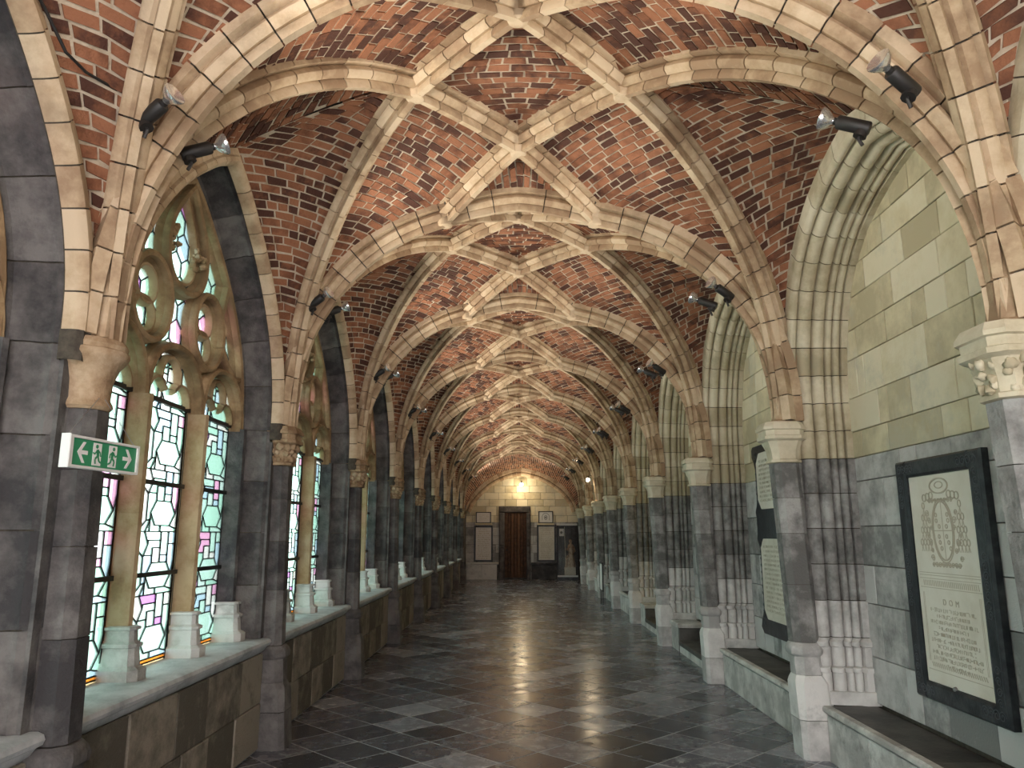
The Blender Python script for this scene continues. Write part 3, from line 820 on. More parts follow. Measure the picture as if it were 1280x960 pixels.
for n_, k in enumerate(range(KB, KE+1)):
    wo = empty('window_%d' % (n_+1), (0, k*B, 0))
    lab = ('tall three-light leaded window beside the green exit sign' if k == 0 else 'leaded window behind the exit sign' if k == -1 else
           'leaded window furthest behind the exit sign' if k == KB else '%s three-light leaded window along the walk, counting from the exit sign' % ORD[k])
    tag(wo, lab, 'window', 'three-light windows', 'structure')
    fr = obj('window_frame', win_core_me, M['joint'], wo); fr['label'] = 'dark stone jamb and arch blocks'
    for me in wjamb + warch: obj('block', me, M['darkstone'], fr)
    wr = obj('wall_rib', form_core, M['joint'], wo); wr['label'] = 'pale rib following the window arch'
    for me in form: obj('voussoir', me, M['rib'], wr)
    for nm, me in TRM: obj(nm, me, M['darkstone'] if nm in ('jamb_shaft',) else M['greystone'] if nm in ('jamb_base', 'mullion_base') else M['tracery'], wo)
    obj('sill', sill_me, M['sill'], wo)
    for me in bars: obj('saddle_bar', me, M['iron'], wo)
    obj('lead_cames', lead_me, M['lead'], wo)
    if k in (0, 1):
        ch = sorted(range(len(pane_mbs)), key=lambda i: -max(abs(np.ptp([v[1] for v in pane_mbs[i].v]))*abs(np.ptp([v[2] for v in pane_mbs[i].v])), 0))[:300]
        for i in ch: obj('pane', pane_me[i], M['glass'], wo)
        rest = [pane_mbs[i] for i in range(len(pane_mbs)) if i not in set(ch)]
        if rest:
            j = MB()
            for m_ in rest: j.add(m_.v, m_.f, m_.t[0])
            s_ = build('panes', j, M['glass'], wo); s_['kind'] = 'stuff'
    else:
        s_ = obj('panes', panes_joined, M['glass'], wo); s_['kind'] = 'stuff'

# ------------------------------------------------------------------ piers
def chsq(cx, cy, h, ch, z, ex=0.):
    a, b = cx-h-ex, cx+h+ex
    return [(a, cy-h+ch, z), (a+ch, cy-h, z), (b-ch, cy-h, z), (b, cy-h+ch, z), (b, cy+h-ch, z), (b-ch, cy+h, z), (a+ch, cy+h, z), (a, cy+h-ch, z)]
def pier_meshes(side, capital):
    lean = (lambda z: 2.195 - .045*z) if side == 'R' else (lambda z: -1.94 - .015*z)
    cy = PR(0) if side == 'R' else PL(0)
    q = lambda z, h, c: chsq(lean(z), cy, h, c, z, max(0, .03*(1-z/.8)) if side == 'L' else 0)
    SA_ = .10 if side == 'R' else .092
    zr, zm = (.78, .55) if side == 'R' else (.72, .45)
    out = []
    b = MB(); b.loft([q(0,.13,.035), q(.012,.133,.035), q(.27,.13,.035)]); out.append(('base', b))
    b = MB(); b.loft([q(.274,.13,.04), q(zm-.03,.13,.045), q(zm,.122,.05), q(zm+.03,.108,.05)]); out.append(('base', b))
    b = MB(); b.loft([q(zm+.032,.108,.05), q(zr-.07,.106,.052), q(zr-.05,.125,.06), q(zr-.02,.13,.062), q(zr+.01,.12,.06), q(zr+.03,.104,.054)]); out.append(('base_moulding', b))
    zs = [zr+.032, zr+.45, zr+.83, 1.88, 2.15]
    for a, c in zip(zs[:-1], zs[1:]):
        b = MB(); b.loft([q(a+.002,SA_,.042), q(c-.002,SA_,.042)]); out.append(('shaft_block', b))
    b = MB(); b.loft([q(zr,SA_-.012,.04), q(2.16,SA_-.012,.04)]); out.append(('shaft_core', b))
    c = MB()
    if capital == 'round':
        n = 16
        def rg(z, r): return [(lean(z)+r*math.cos(2*math.pi*i/n), cy+r*math.sin(2*math.pi*i/n), z) for i in range(n)]
        c.loft([rg(2.15,.105), rg(2.165,.118), rg(2.18,.115), rg(2.20,.104), rg(2.28,.11), rg(2.35,.135), rg(2.385,.165), rg(2.40,.172), rg(2.42,.17), rg(2.425,.16), rg(2.445,.165), rg(2.47,.15)])
    else:
        c.loft([q(2.15,.10,.045), q(2.155,.118,.05), q(2.175,.118,.05), q(2.18,.104,.045), q(2.25,.11,.045), q(2.32,.135,.05), q(2.335,.16,.055), q(2.36,.16,.055), q(2.365,.148,.052), q(2.405,.15,.052), q(2.41,.165,.058), q(2.43,.165,.058), q(2.47,.14,.05)])
    out.append(('capital', c))
    sx_ = 1 if side == 'R' else -1
    sp = MB(); sp.loft([chsq(lean(2.47)+sx_*dx_, cy, h_, h_*.4, z_) for z_, h_, dx_ in ((2.468,.13,.0),(2.495,.09,.045),(2.75,.08,.06),(3.0,.08,.10),(3.25,.08,.18))]); out.append(('springer', sp))
    leaves = []
    if capital == 'leaf':
        rr = random.Random(3 if side == 'L' else 5)
        for i in range(42):
            a = 2*math.pi*i/42*3.0 + rr.uniform(-.1,.1); z = 2.20 + .052*(i % 3) + rr.uniform(-.015,.015); r = .112 + .26*(z-2.2)
            leaves.append(lump(lean(z)+r*math.cos(a), cy+r*math.sin(a), z, rr.uniform(.018,.034), 7, 5, i))
    return [(n, m_.mesh(n, True, 35)) for n, m_ in out], [m_.mesh('leaf', True, 60) for m_ in leaves]
PM = {(s, c): pier_meshes(s, c) for s, c in (('L','round'),('L','leaf'),('R','plain'),('R','leaf'))}
for s in 'LR':
    for k in range(KB, KE+2):
        if s == 'L': cap = 'round' if k == 0 else 'leaf'
        else: cap = 'leaf' if k == 0 else 'plain'
        o = empty('pier', (0, k*B, 0))
        sname = 'window side' if s == 'L' else 'bench side'
        if k == 0: lab = 'dark stone pier with plain round capital carrying the exit sign' if s == 'L' else 'stone pier with pierced leaf capital facing the exit sign'
        elif k < 0: lab = '%s pier %s behind the exit sign' % (sname, 'just' if k == -1 else 'further')
        else: lab = '%s stone pier on the %s, counting from the exit sign' % (ORD[k], sname)
        tag(o, lab, 'pier', 'piers on the '+sname, 'structure')
        ms, lv = PM[(s, cap)]
        for n, me in ms:
            if n == 'capital':
                cp = obj(n, me, None, o)
                mt = M['capital'] if s == 'L' else M['arch']
                if not me.materials: me.materials.append(mt)
                for l in lv: obj('leaf', l, mt, cp)
            elif n == 'shaft_core': obj(n, me, M['joint'], o)
            elif n == 'springer': obj(n, me, M['rib'], o)
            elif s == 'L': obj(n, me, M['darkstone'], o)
            else: obj(n, me, M['palestone'] if n != 'shaft_block' else M['shaft'], o)

# ------------------------------------------------------------------ bench side: recess arches, back wall, benches
XB = 2.60
def rolls():
    """moulded jamb profile (x, outward offset) from the front edge to the back wall: rolls between sharp hollows"""
    P = [(2.17,.24),(2.17,.125)]
    for cx, co, r in ((2.200,.100,.026),(2.285,.086,.050),(2.388,.062,.042),(2.462,.044,.022),(2.518,.030,.024)):
        P.append((cx-r-.006, co+.024))
        for a in (165, 125, 90, 55, 15): P.append((cx + r*math.cos(math.radians(a)), co - r*math.sin(math.radians(a))))
        P.append((cx+r+.004, co+.020))
    P += [(2.55,.0),(2.66,.0),(2.66,.24)]
    return P
RP = rolls()
dark_blocks = [b.mesh('block', True, 45) for b in arch_blocks(RECC, RC, RP, .85, 2.18, .27)]
light_blocks = [b.mesh('voussoir', True, 45) for b in arch_blocks(RECC, RC, RP, 2.18, RECC.L, .22)]
rec_core = long_sweep(RECC, RC, [(x+.004, o) for x, o in RP], .40, RECC.L, .014).mesh('arch_core', True, 45)
hull = [(2.17,.24),(2.165,.12),(2.18,.062),(2.30,.035),(2.41,.012),(2.50,.004),(2.54,-.02),(2.66,-.02),(2.66,.24)]
def ring_sweep(zs):
    out = []
    for d in (-1, 1):
        mb = MB(); mb.loft([[(x - (g if 2.1 < x < 2.55 else 0), RC + d*(1.30 + min(o, .132) - g), z) for x, o in pf] for z, g, pf in zs], True, True); out.append(mb)
    return out
base_blocks = []
base_blocks += [b.mesh('jamb_base', True, 35) for b in ring_sweep([(.38,.012,hull),(.47,.012,hull),(.475,.0,hull)])]
base_blocks += [b.mesh('jamb_base', True, 45) for b in ring_sweep([(.475,.012,RP),(.60,.008,RP),(.605,.022,RP),(.635,.024,RP),(.645,.008,RP)])]
base_blocks += [b.mesh('jamb_base', True, 45) for b in ring_sweep([(.648,.006,RP),(.78,.004,RP),(.79,.022,RP),(.82,.026,RP),(.835,.006,RP),(.847,.0,RP)])]
wr = MB()
wr.box(XB+.03, XB+.3, YBACK, YEND+.2, 0, 5.0, .5)
for k in range(KB, KE+2): wr.box(2.50, XB+.1, PR(k)-.09, PR(k)+.09, 0, 5.0, .5)
wr.box(2.2, XB+.1, PR(KE+1)+.07, YEND+.2, 0, 5.0, .5)
one = arch_wall(2.3, 2.55, RC, RECC, 0, PR(0), PR(1), o=.13)
for k in range(KB, KE+1): wr.add([(x, y+k*B, z) for x, y, z in one.v], one.f, .5)
wall_r = build('wall_right', wr, M['joint'], recalc=False); tag(wall_r, 'ashlar back wall of the arched recesses, grey below and yellow above', 'wall', kind='structure')
def ashlar(y0, y1, z0, z1, x, hmin, hmax, lmin, lmax, seed, mat, thick=.05, bev=.004, gap=.003):
    rr = random.Random(seed); out = []; z = z0
    while z < z1 - .03:
        h = min(rr.uniform(hmin, hmax), z1-z)
        if z1 - (z+h) < .08: h = z1-z
        y = y0 - rr.uniform(0, lmin)
        while y < y1:
            l = rr.uniform(lmin, lmax) if rr.random() > .15 else rr.uniform(.1, lmin)
            a, b = max(y0, y), min(y1, y+l); y += l
            if b-a < .04: continue
            out.append((MB().bevbox(x - rr.uniform(0,.006), x+thick, a+gap, b-gap, z+gap, z+h-gap, 'x-', bev, rr.random()), mat))
        z += h
    return out
for k in range(-1, KE+1):
    pieces = ashlar(PR(k)+.08, PR(k+1)-.08, .40, 2.18, XB, .26, .40, .28, .62, 11+k, 'greystone') + ashlar(PR(k)+.08, PR(k+1)-.08, 2.18, 4.1, XB, .20, .30, .22, .70, 31+k, 'ashlar')
    if k in (0, 1, 2):
        for mb, mt in pieces: build('stone', mb, M[mt], wall_r, recalc=False)
    else:
        for mt in ('greystone', 'ashlar'):
            j = MB()
            for mb, m2 in pieces:
                if m2 == mt: j.add(mb.v, mb.f, mb.t[0])
            s_ = build('stones', j, M[mt], wall_r, recalc=False); s_['kind'] = 'stuff'
for n_, k in enumerate(range(KB, KE+1)):
    o = obj('trim_%d' % (n_+1), rec_core, M['joint'], None, (0, k*B, 0))
    lab = ('moulded limestone recess arch around the coat-of-arms tablet' if k == 0 else 'moulded recess arch around the black scalloped tablet' if k == 1 else
           '%s moulded recess arch along the bench wall, counting from the coat-of-arms tablet' % ORD[k] if k > 1 else 'moulded recess arch %s behind the coat-of-arms tablet' % ('just' if k == -1 else 'further'))
    tag(o, lab, 'arch', 'recess arches', 'structure')
    for i_, me in enumerate(dark_blocks): obj('block', me, M['palestone'] if i_ % (len(dark_blocks)//2) == 0 else M['shaft'], o)
    for me in light_blocks: obj('voussoir', me, M['arch'], o)
    for me in base_blocks: obj('jamb_base', me, M['palestone'], o)
# benches
def bench(k):
    o = empty('stone_bench', (0, PR(k), 0))
    y0, y1 = .14, B-.14
    lab = ('stone bench with slate seat under the coat-of-arms tablet' if k == 0 else 'stone bench with slate seat under the black scalloped tablet' if k == 1 else
           'low stone step in the %s arched recess, counting from the coat-of-arms tablet' % ORD[k] if k in (2, 3) else
           '%s stone bench along the wall, counting from the coat-of-arms tablet' % ORD[k] if k > 0 else 'stone bench just behind the coat-of-arms tablet')
    tag(o, lab, 'bench', 'wall benches')
    H = .38
    if k in (2, 3):
        ys = y1 - .55
        build('seat_slab', MB().bevbox(2.22, XB, y0, ys-.003, .10, .16, 'z+', .008), M['seat'], o, recalc=False)
        build('riser', MB().box(2.235, XB, y0, ys-.003, 0, .097), M['bench'], o)
        build('end_block', MB().bevbox(2.235, XB, ys, ys+.06, 0, H-.06, 'y-', .01), M['seat'], o, recalc=False)
        build('riser', MB().box(2.235, XB, ys+.063, y1, 0, H-.06), M['bench'], o)
        build('seat_slab', MB().bevbox(2.215, XB, ys-.02, y1, H-.057, H, 'z+', .012), M['bench'], o, recalc=False)
    else:
        rr = random.Random(k+50); cuts = [y0, y0+.55+rr.uniform(-.1,.1), y0+1.15+rr.uniform(-.1,.1), y0+1.9+rr.uniform(-.1,.1), y1]
        for a, b in zip(cuts[:-1], cuts[1:]): build('front_stone', MB().bevbox(-XB, -2.235, a+.002, b-.002, 0, H-.07, 'x+', .006) if False else MB().bevbox(2.235, XB, a+.002, b-.002, 0, H-.068, 'x-', .006), M['bench'], o, recalc=False)
        # slab: pale worn nosing and dark slate seat
        build('nosing', MB().loft([[(2.245,y,H-.065),(2.225,y,H-.05),(2.205,y,H-.035),(2.205,y,H-.012),(2.215,y,H),(2.265,y,H),(2.265,y,H-.065)] for y in (y0, y1)], True, True), M['bench'], o)
        cuts = [y0, y0+1.2, y1]
        for a, b in zip(cuts[:-1], cuts[1:]): build('seat_slab', MB().bevbox(2.268, XB, a+.001, b-.001, H-.065, H-.002, 'z+', .004), M['seat'], o, recalc=False)
for k in range(-1, KE+1): bench(k)

# ------------------------------------------------------------------ end wall
XM = 0.05
ew = build('wall_end', MB().box(-2.2, 2.5, YEND+.05, YEND+.4, 0, 5.0), M['joint']); tag(ew, 'end wall of grey and yellow stone around the brown door', 'wall', kind='structure')
DX0, DX1, DZ = -.73, .43, 2.64
def end_stones(z0, z1, hmin, hmax, lmin, lmax, seed, mt):
    rr = random.Random(seed); z = z0
    while z < z1-.03:
        h = min(rr.uniform(hmin, hmax), z1-z)
        if z1-(z+h) < .1: h = z1-z
        x = -2.0 - rr.uniform(0, lmin)
        while x < 2.3:
            l = rr.uniform(lmin, lmax); a, b = max(-2.0, x), min(2.3, x+l); x += l
            segs = [(a, b)]
            if z < DZ-.02:
                segs = [(a, min(b, DX0)), (max(a, DX1), b)]
            for (p, q) in segs:
                if q-p > .05: build('stone', MB().bevbox(p+.004, q-.004, YEND+rr.uniform(0,.006), YEND+.06, z+.004, z+h-.004, 'y-', .005, rr.random()), M[mt], ew, recalc=False)
        z += h
end_stones(0, .55, .27, .28, .5, .8, 1, 'palestone')
end_stones(.55, 2.05, .28, .4, .35, .7, 2, 'greystone')
end_stones(2.05, DZ, .24, .30, .35, .65, 3, 'ashlar')
end_stones(DZ, 4.2, .24, .30, .35, .65, 4, 'ashlar')
# arch of voussoirs on the end wall
n = 30
for i in range(n):
    a, b = ec.L*i/n+.004, ec.L*(i+1)/n-.004; rings = []
    for q in (a, b):
        p = ec.at(q); t = ec.tan(q); nn = unit(V(-t[2], 0, t[0])); nn = nn if nn[2] > 0 else -nn
        rings.append([p+V(0,-.14,0), p+V(0,-.19,0)+nn*.05, p+V(0,-.19,0)+nn*.11, p+V(0,-.14,0)+nn*.14, p+V(0,-.22,0)+nn*.17, p+V(0,-.22,0)+nn*.29, p+V(0,.0,0)+nn*.29, p+V(0,0,0)])
    build('voussoir', MB().loft(rings, True, True), M['rib'], ew, smooth=40)
# door
dr = empty('door_1', (0, YEND, 0)); tag(dr, 'brown boarded wooden door in a dark stone frame', 'door', kind='structure')
for (x0, x1, z0, z1) in ((DX0,-.53,0,1.2),(DX0,-.53,1.205,2.41),(.29,DX1,0,1.2),(.29,DX1,1.205,2.41),(DX0,DX1,2.415,DZ)):
    build('frame_block', MB().bevbox(x0, x1, -.07, .06, z0, z1, 'y-', .025), M['darkstone'], dr, recalc=False)
nb = 7
for i in range(nb):
    a, b = -.527+.815*i/nb, -.527+.815*(i+1)/nb
    build('plank', MB().bevbox(a+.006, b-.006, -.015, .04, .06, 2.41, 'y-', .016), M['doorwood'], dr, recalc=False)
build('threshold', MB().box(-.53, .29, -.09, .04, .0, .055), M['darkstone'], dr)
kn = MB().lathe((-.45, -.012, 1.05), (0,-1,0), [(0,.035),(.01,.035),(.012,.015),(.05,.015),(.055,.032),(.08,.03),(.09,.01)], 10); build('door_knob', kn, M['iron'], dr, smooth=40)
# low bench left of the door
o = empty('end_bench', (0, YEND, 0)); tag(o, 'pale stone ledge against the end wall left of the brown door', 'bench')
for a, b in ((-1.92,-1.35),(-1.345,-.80)): build('front_stone', MB().bevbox(a, b, -.28, -.005, 0, .53, 'y-', .008), M['palestone'], o, recalc=False)
build('end_stone', MB().bevbox(-.795, -.74, -.28, -.005, 0, .53, 'y-', .008), M['darkstone'], o, recalc=False)
build('seat_slab', MB().bevbox(-1.93, -.735, -.31, -.005, .533, .60, 'y-', .012), M['greystone'], o, recalc=False)
o = empty('end_plinth', (0, YEND, 0)); tag(o, 'dark rough stone ledge under the tablet right of the brown door', 'bench')
build('front_stone', MB().bevbox(.46, 1.38, -.25, -.005, 0, .53, 'y-', .02), M['darkstone'], o, recalc=False)
build('seat_slab', MB().bevbox(.45, 1.39, -.28, -.005, .533, .60, 'y-', .012), M['darkstone'], o, recalc=False)
def strokes(mb, u0, u1, z, hgt, rr, place, t=.0025, dens=1.):
    """a line of worn, unreadable incised letters"""
    u = u0
    while u < u1:
        l = hgt*rr.choice((.45,.6,.7,.3))
        if rr.random() < .14: u += hgt*.5; continue
        for q in range(rr.choice((1,2,2,3))):
            if rr.random() < .55:
                uu = u + rr.uniform(0, l); mb_line(mb, place, (uu, z), (uu+rr.uniform(-.15,.15)*hgt, z+hgt), t)
            else:
                zz = z + rr.choice((0,.5,1))*hgt; mb_line(mb, place, (u, zz), (u+l, zz), t)
        u += l + hgt*.25
def mb_line(mb, place, a, b, t, lift=.0012):
    a, b = V(*a), V(*b); d = unit(b-a); n = V(-d[1], d[0])*t
    if np.linalg.norm(b-a) < 1e-5: return
    r = [a-n, b-n, b+n, a+n]
    mb.add([place(p[0], p[1], 0) for p in r] + [place(p[0], p[1], lift) for p in r], [(4,5,6,7),(0,1,5,4),(1,2,6,5),(2,3,7,6),(3,0,4,7)], .5)
def ring2(mb, place, u, z, ru, rz, t=.003, a0=0, a1=360, n=20, lift=.003):
    pts = [(u+ru*math.cos(math.radians(a0+(a1-a0)*i/n)), z+rz*math.sin(math.radians(a0+(a1-a0)*i/n))) for i in range(n+1)]
    for a, b in zip(pts[:-1], pts[1:]): mb_line(mb, place, a, b, t, lift)
def scroll(mb, place, u, z, r, turns=1.6, flip=1, t=.003, lift=.003, n=22):
    pts = []
    for i in range(n+1):
        s_ = i/n; a = s_*turns*2*math.pi; q = r*(1-.85*s_); pts.append((u + flip*q*math.cos(a), z + q*math.sin(a)))
    for a, b in zip(pts[:-1], pts[1:]): mb_line(mb, place, a, b, t, lift)
def end_tablet(x0, x1, z0, z1, lab, crest, col):
    o = empty('wall_tablet', (0, YEND, 0)); tag(o, lab, 'tablet')
    fw = .06
    for a, b, c, d in ((x0,x0+fw,z0,z1),(x1-fw,x1,z0,z1),(x0+fw,x1-fw,z0,z0+fw),(x0+fw,x1-fw,z1-fw,z1)):
        build('frame', MB().bevbox(a, b, -.06, -.002, c, d, 'y-', .012), M['blackmarble'], o, recalc=False)
    pn = build('panel', MB().box(x0+fw, x1-fw, -.03, -.002, z0+fw, z1-fw), col, o)
    rr = random.Random(int(abs(x0)*100)); pl = lambda u, z, l: (u, -.0305-l, z); mb = MB(); z = z1-fw-.09
    while z > z0+fw+.04:
        strokes(mb, x0+fw+.05+rr.uniform(0,.04), x1-fw-.05-rr.uniform(0,.04), z, .038, rr, pl, .005); z -= .075
    build('lettering', mb, M['engrave'], pn, recalc=False)['kind'] = 'stuff'
end_tablet(-1.65, -.96, .63, 1.93, 'white inscribed tablet in black frame left of the brown door', 0, M['paper'])
end_tablet(.67, 1.37, .63, 1.96, 'cream inscribed tablet in black frame right of the brown door', 0, M['marble'])
def crest_plaque(x0, x1, z0, z1, lab, crest):
    o = empty('crest_plaque', (0, YEND, 0)); tag(o, lab, 'plaque')
    fw = .03
    for a, b, c, d in ((x0,x0+fw,z0,z1),(x1-fw,x1,z0,z1),(x0+fw,x1-fw,z0,z0+fw),(x0+fw,x1-fw,z1-fw,z1)):
        build('frame', MB().bevbox(a, b, -.05, -.002, c, d, 'y-', .008), M['blackmarble'], o, recalc=False)
    pn = build('panel', MB().box(x0+fw, x1-fw, -.03, -.002, z0+fw, z1-fw), M['paper'], o)
    build('ledge', MB().bevbox(x0-.04, x1+.04, -.07, -.002, z0-.07, z0-.003, 'y-', .015), M['ashlar'], o, recalc=False)
    mb = MB(); pl = lambda u, z, l: (u, -.0305-l, z); c, zc = (x0+x1)/2, (z0+z1)/2
    if crest:
        ring2(mb, pl, c, zc-.01, .055, .08, .008); ring2(mb, pl, c, zc+.02, .13, .12, .007, 0, 180); mb_line(mb, pl, (c-.13,zc+.02), (c-.13,zc-.11), .007); mb_line(mb, pl, (c+.13,zc+.02), (c+.13,zc-.11), .007)
        ring2(mb, pl, c, zc-.01, .02, .03, .012)
    else:
        rr = random.Random(4); z = zc+.08
        while z > zc-.12: strokes(mb, x0+.1, x1-.1, z, .03, rr, pl, .003); z -= .06
    build('carving', mb, M['engrave'] if not crest else M['engrave_dark'], pn, recalc=False)['kind'] = 'stuff'
crest_plaque(-1.59, -1.03, 2.02, 2.43, 'small white plaque above the white tablet left of the door', False)
crest_plaque(.73, 1.27, 2.02, 2.46, 'small white plaque with a crest above the cream tablet', True)
# lit globe on the end wall
def lamp_bulb(name, loc, lab, arm, power, r=.06):
    o = empty(name, loc); tag(o, lab, 'lamp')
    mb = MB(); mb.lathe((0,0,0), (0,0,1), [(-r,.004),(-r*.8,r*.6),(-r*.3,r*.95),(0,r),(r*.3,r*.95),(r*.8,r*.6),(r,.01)], 14); build('globe', mb, M['glow'], o, smooth=60)
    ab = MB().tube([(0,0,r*.9), (0,0,r+.05), tuple(arm)], .012, 6); build('arm', ab, M['iron'], o)
    lb = MB().lathe((0,0,r*.85), (0,0,1), [(0,.03),(.04,.03),(.05,.015)], 8); build('socket', lb, M['iron'], o)
    L = bpy.data.lights.new('bulb_light', 'POINT'); L.energy = power; L.color = (1,.78,.50); L.shadow_soft_size = r*1.3
    lo = bpy.data.objects.new('bulb_light', L); COL.objects.link(lo); lo.parent = o; lo.location = (-.02, -.30 if arm[1] > .2 else -.02, -r-.12)
lamp_bulb('globe_lamp', (.10, YEND-.28, 3.43), 'round lit bulb on the end wall above the brown door', (0, .27, .12), 7, .07)
lamp_bulb('globe_lamp', (1.86, PR(6)+.18, 3.05), 'warm lit bulb on a pier near the end of the bench wall', (.25, .02, .12), 4, .05)
# display case
cs = empty('display_case', (1.765, YEND-.02, 0)); tag(cs, 'tall dark glass display case at the end wall', 'case')
build('back', MB().box(-.37, .37, -.03, 0, .03, 2.0), M['blackmarble'], cs)
for x in (-.37, .33): build('post', MB().box(x, x+.04, -.42, -.38, .03, 2.0), M['iron'], cs)
build('top_bar', MB().bevbox(-.37, .37, -.43, -.03, 1.93, 2.0, 'y-', .006), M['white'], cs, recalc=False)
build('base', MB().bevbox(-.38, .38, -.43, 0, 0, .10, 'y-', .006), M['blackmarble'], cs, recalc=False)
build('base_trim', MB().box(-.37, .37, -.445, -.432, .105, .165), M['white'], cs)
build('side_panel', MB().box(.375, .40, -.43, 0, .0, 2.05), M['iron'], cs)
build('glass_front', MB().box(-.33, .33, -.415, -.409, .17, 1.93), M['clear'], cs)
pt = empty('case_reflection', (1.765, YEND-.054, 0)); tag(pt, 'small pale sheet standing in for a reflection in the display case', 'reflection')  # reflection on the case glass, built as a pale sheet with a dark disc
build('sheet', MB().box(-.27, -.10, -.004, 0, 1.55, 1.82), M['paper'], pt)
build('image', MB().lathe((-.19,-.0045,1.68), (0,-1,0), [(0,.05),(.002,.05)], 12), M['engrave_dark'], pt)
# statue in the case: robed standing figure leaning on a rock, with a child beside it
st = empty('statue', (1.86, YEND-.24, .17)); tag(st, 'small painted statue of two robed figures inside the display case', 'statue')
build('plinth', MB().bevbox(-.20, .20, -.13, .13, 0, .28, 'z+', .02), M['marble'], st, recalc=False)
def figure(px, hgt, z0, seed, lean=0):
    mb = MB(); n = 12; rr = random.Random(seed)
    pr = [(0,.13),(.08,.125),(.25,.10),(.42,.085),(.55,.075),(.68,.10),(.76,.105),(.81,.075),(.845,.032),(.87,.035),(.90,.052),(.94,.058),(.98,.045),(1.0,.012)]
    rings = []
    for h, r in pr:
        rings.append([(px + lean*h + r*hgt*1.1*(1+.16*math.sin(5*a+seed) * (1 if h < .6 else .1))*math.cos(a), r*hgt*.85*(1+.16*math.sin(5*a+seed)*(1 if h < .6 else .1))*math.sin(a), z0 + h*hgt) for a in [2*math.pi*i/n for i in range(n)]])
    return mb.loft(rings, True, True)
f1 = figure(.06, .98, .28, 1, -.03); f1.tube([(.0,-.03,1.0),(-.10,-.09,.88),(-.17,-.11,.96)], [.04,.034,.022], 8); f1.tube([(.13,-.02,1.0),(.18,-.08,.84),(.10,-.13,.78)], [.04,.034,.022], 8)
build('body', f1, M['bronze'], st, smooth=50)
build('staff', MB().tube([(-.16,-.11,.3),(-.19,-.11,1.72)], .01, 6), M['marble'], st)
f2 = figure(-.13, .42, .28, 3, .04); f2.tube([(-.12,-.02,.60),(-.06,-.06,.66),(.0,-.05,.72)], [.02,.016,.012], 6); build('body', f2, M['bronze'], st, smooth=50)
# ------------------------------------------------------------------ coat-of-arms tablet (bay 0) on the bench wall
def tab_frame(o, xf, y0, y1, z0, z1, fw):
    for a, b, c, d in ((y0,y0+fw,z0,z1),(y1-fw,y1,z0,z1),(y0+fw,y1-fw,z0,z0+fw*.85),(y0+fw,y1-fw,z1-fw*.85,z1)):
        build('frame', MB().bevbox(xf, XB-.007, a, b, c, d, 'x-', .014), M['blackmarble'], o, recalc=False)
TBY0, TBY1, TBZ0, TBZ1 = 4.215, 5.175, .60, 2.075
t0 = empty('memorial_tablet', (0,0,0)); tag(t0, 'cream marble tablet with coat of arms in a black carved frame', 'tablet')
XF = XB - .06
tab_frame(t0, XF, TBY0, TBY1, TBZ0, TBZ1, .125)
PY0, PY1, PZ0, PZ1 = TBY0+.125, TBY1-.125, TBZ0+.106, TBZ1-.106
t0p = build('panel', MB().bevbox(XF+.022, XB-.007, PY0+.002, PY1-.002, PZ0+.002, PZ1-.002, 'x-', .004), M['marble'], t0, recalc=False)
xs = XF + .022
pl = lambda u, z, l: (xs - l, u, z)
CYc = (PY0+PY1)/2; mb = MB(); ZT = PZ1
ring2(mb, pl, CYc, ZT-.345, .105, .175, .004, n=30, lift=.005); ring2(mb, pl, CYc, ZT-.345, .118, .19, .003, n=30)
mb_line(mb, pl, (CYc, ZT-.17), (CYc, ZT-.52), .003); mb_line(mb, pl, (CYc-.105, ZT-.345), (CYc+.105, ZT-.345), .003)
ring2(mb, pl, CYc, ZT-.075, .10, .045, .004, n=24, lift=.006); ring2(mb, pl, CYc, ZT-.07, .045, .02, .003, n=16)
rr = random.Random(9)
for d in (-1, 1):
    for q in range(3): ring2(mb, pl, CYc+d*(.10+.04*q), ZT-.13-.006*q, .022, .022, .0035, n=12)
    for lev in range(4):
        for q in range(lev+1): 
            yy = CYc + d*(.20 + (q-lev/2)*.035); zz = ZT-.19-.075*lev
            ring2(mb, pl, yy, zz, .015, .02, .003, n=9); mb_line(mb, pl, (yy, zz-.02), (yy-.01, zz-.055), .003); mb_line(mb, pl, (yy, zz-.02), (yy+.01, zz-.055), .003)
    for i in range(7): scroll(mb, pl, CYc+d*(.14+rr.uniform(-.02,.05)), ZT-.24-.045*i, rr.uniform(.014,.026), flip=d, n=12, t=.0024)
    for (ox, oz) in ((.05,.06),(.05,-.07)):
        for q in range(3): ring2(mb, pl, CYc+d*ox+rr.uniform(-.02,.02), ZT-.345+oz+(q-1)*.035, .012, .012, .0028, n=8)
for i in range(9): scroll(mb, pl, CYc-.14+.035*i, ZT-.55, .018, flip=1 if i % 2 else -1, n=12, t=.0024)
for i in range(8): scroll(mb, pl, CYc-.12+.035*i, ZT-.165, .016, flip=1 if i % 2 else -1, n=12, t=.0024)
co = build('coat_of_arms', mb, M['engrave'], t0p, recalc=False); co['kind'] = 'stuff'; co['label'] = 'carved shield under a tasselled hat'
mb = MB()
for zz in (.60,.615,.635,.69): mb_line(mb, pl, (PY0+.03, ZT-zz), (PY1-.03, ZT-zz), .002)
for i in range(30): mb_line(mb, pl, (PY0+.06+i*.02, ZT-.645), (PY0+.055+i*.02, ZT-.68), .004)
for d in (0, 1):
    yy = PY0+.05 if d == 0 else PY1-.05
    mb_line(mb, pl, (yy, ZT-.72), (yy, PZ0+.13), .0018); mb_line(mb, pl, (yy+(.012 if d == 0 else -.012), ZT-.72), (yy+(.012 if d == 0 else -.012), PZ0+.13), .0014)
for i in range(26): mb_line(mb, pl, (PY0+.07+i*.022, PZ0+.10), (PY0+.085+i*.022, PZ0+.125), .004)
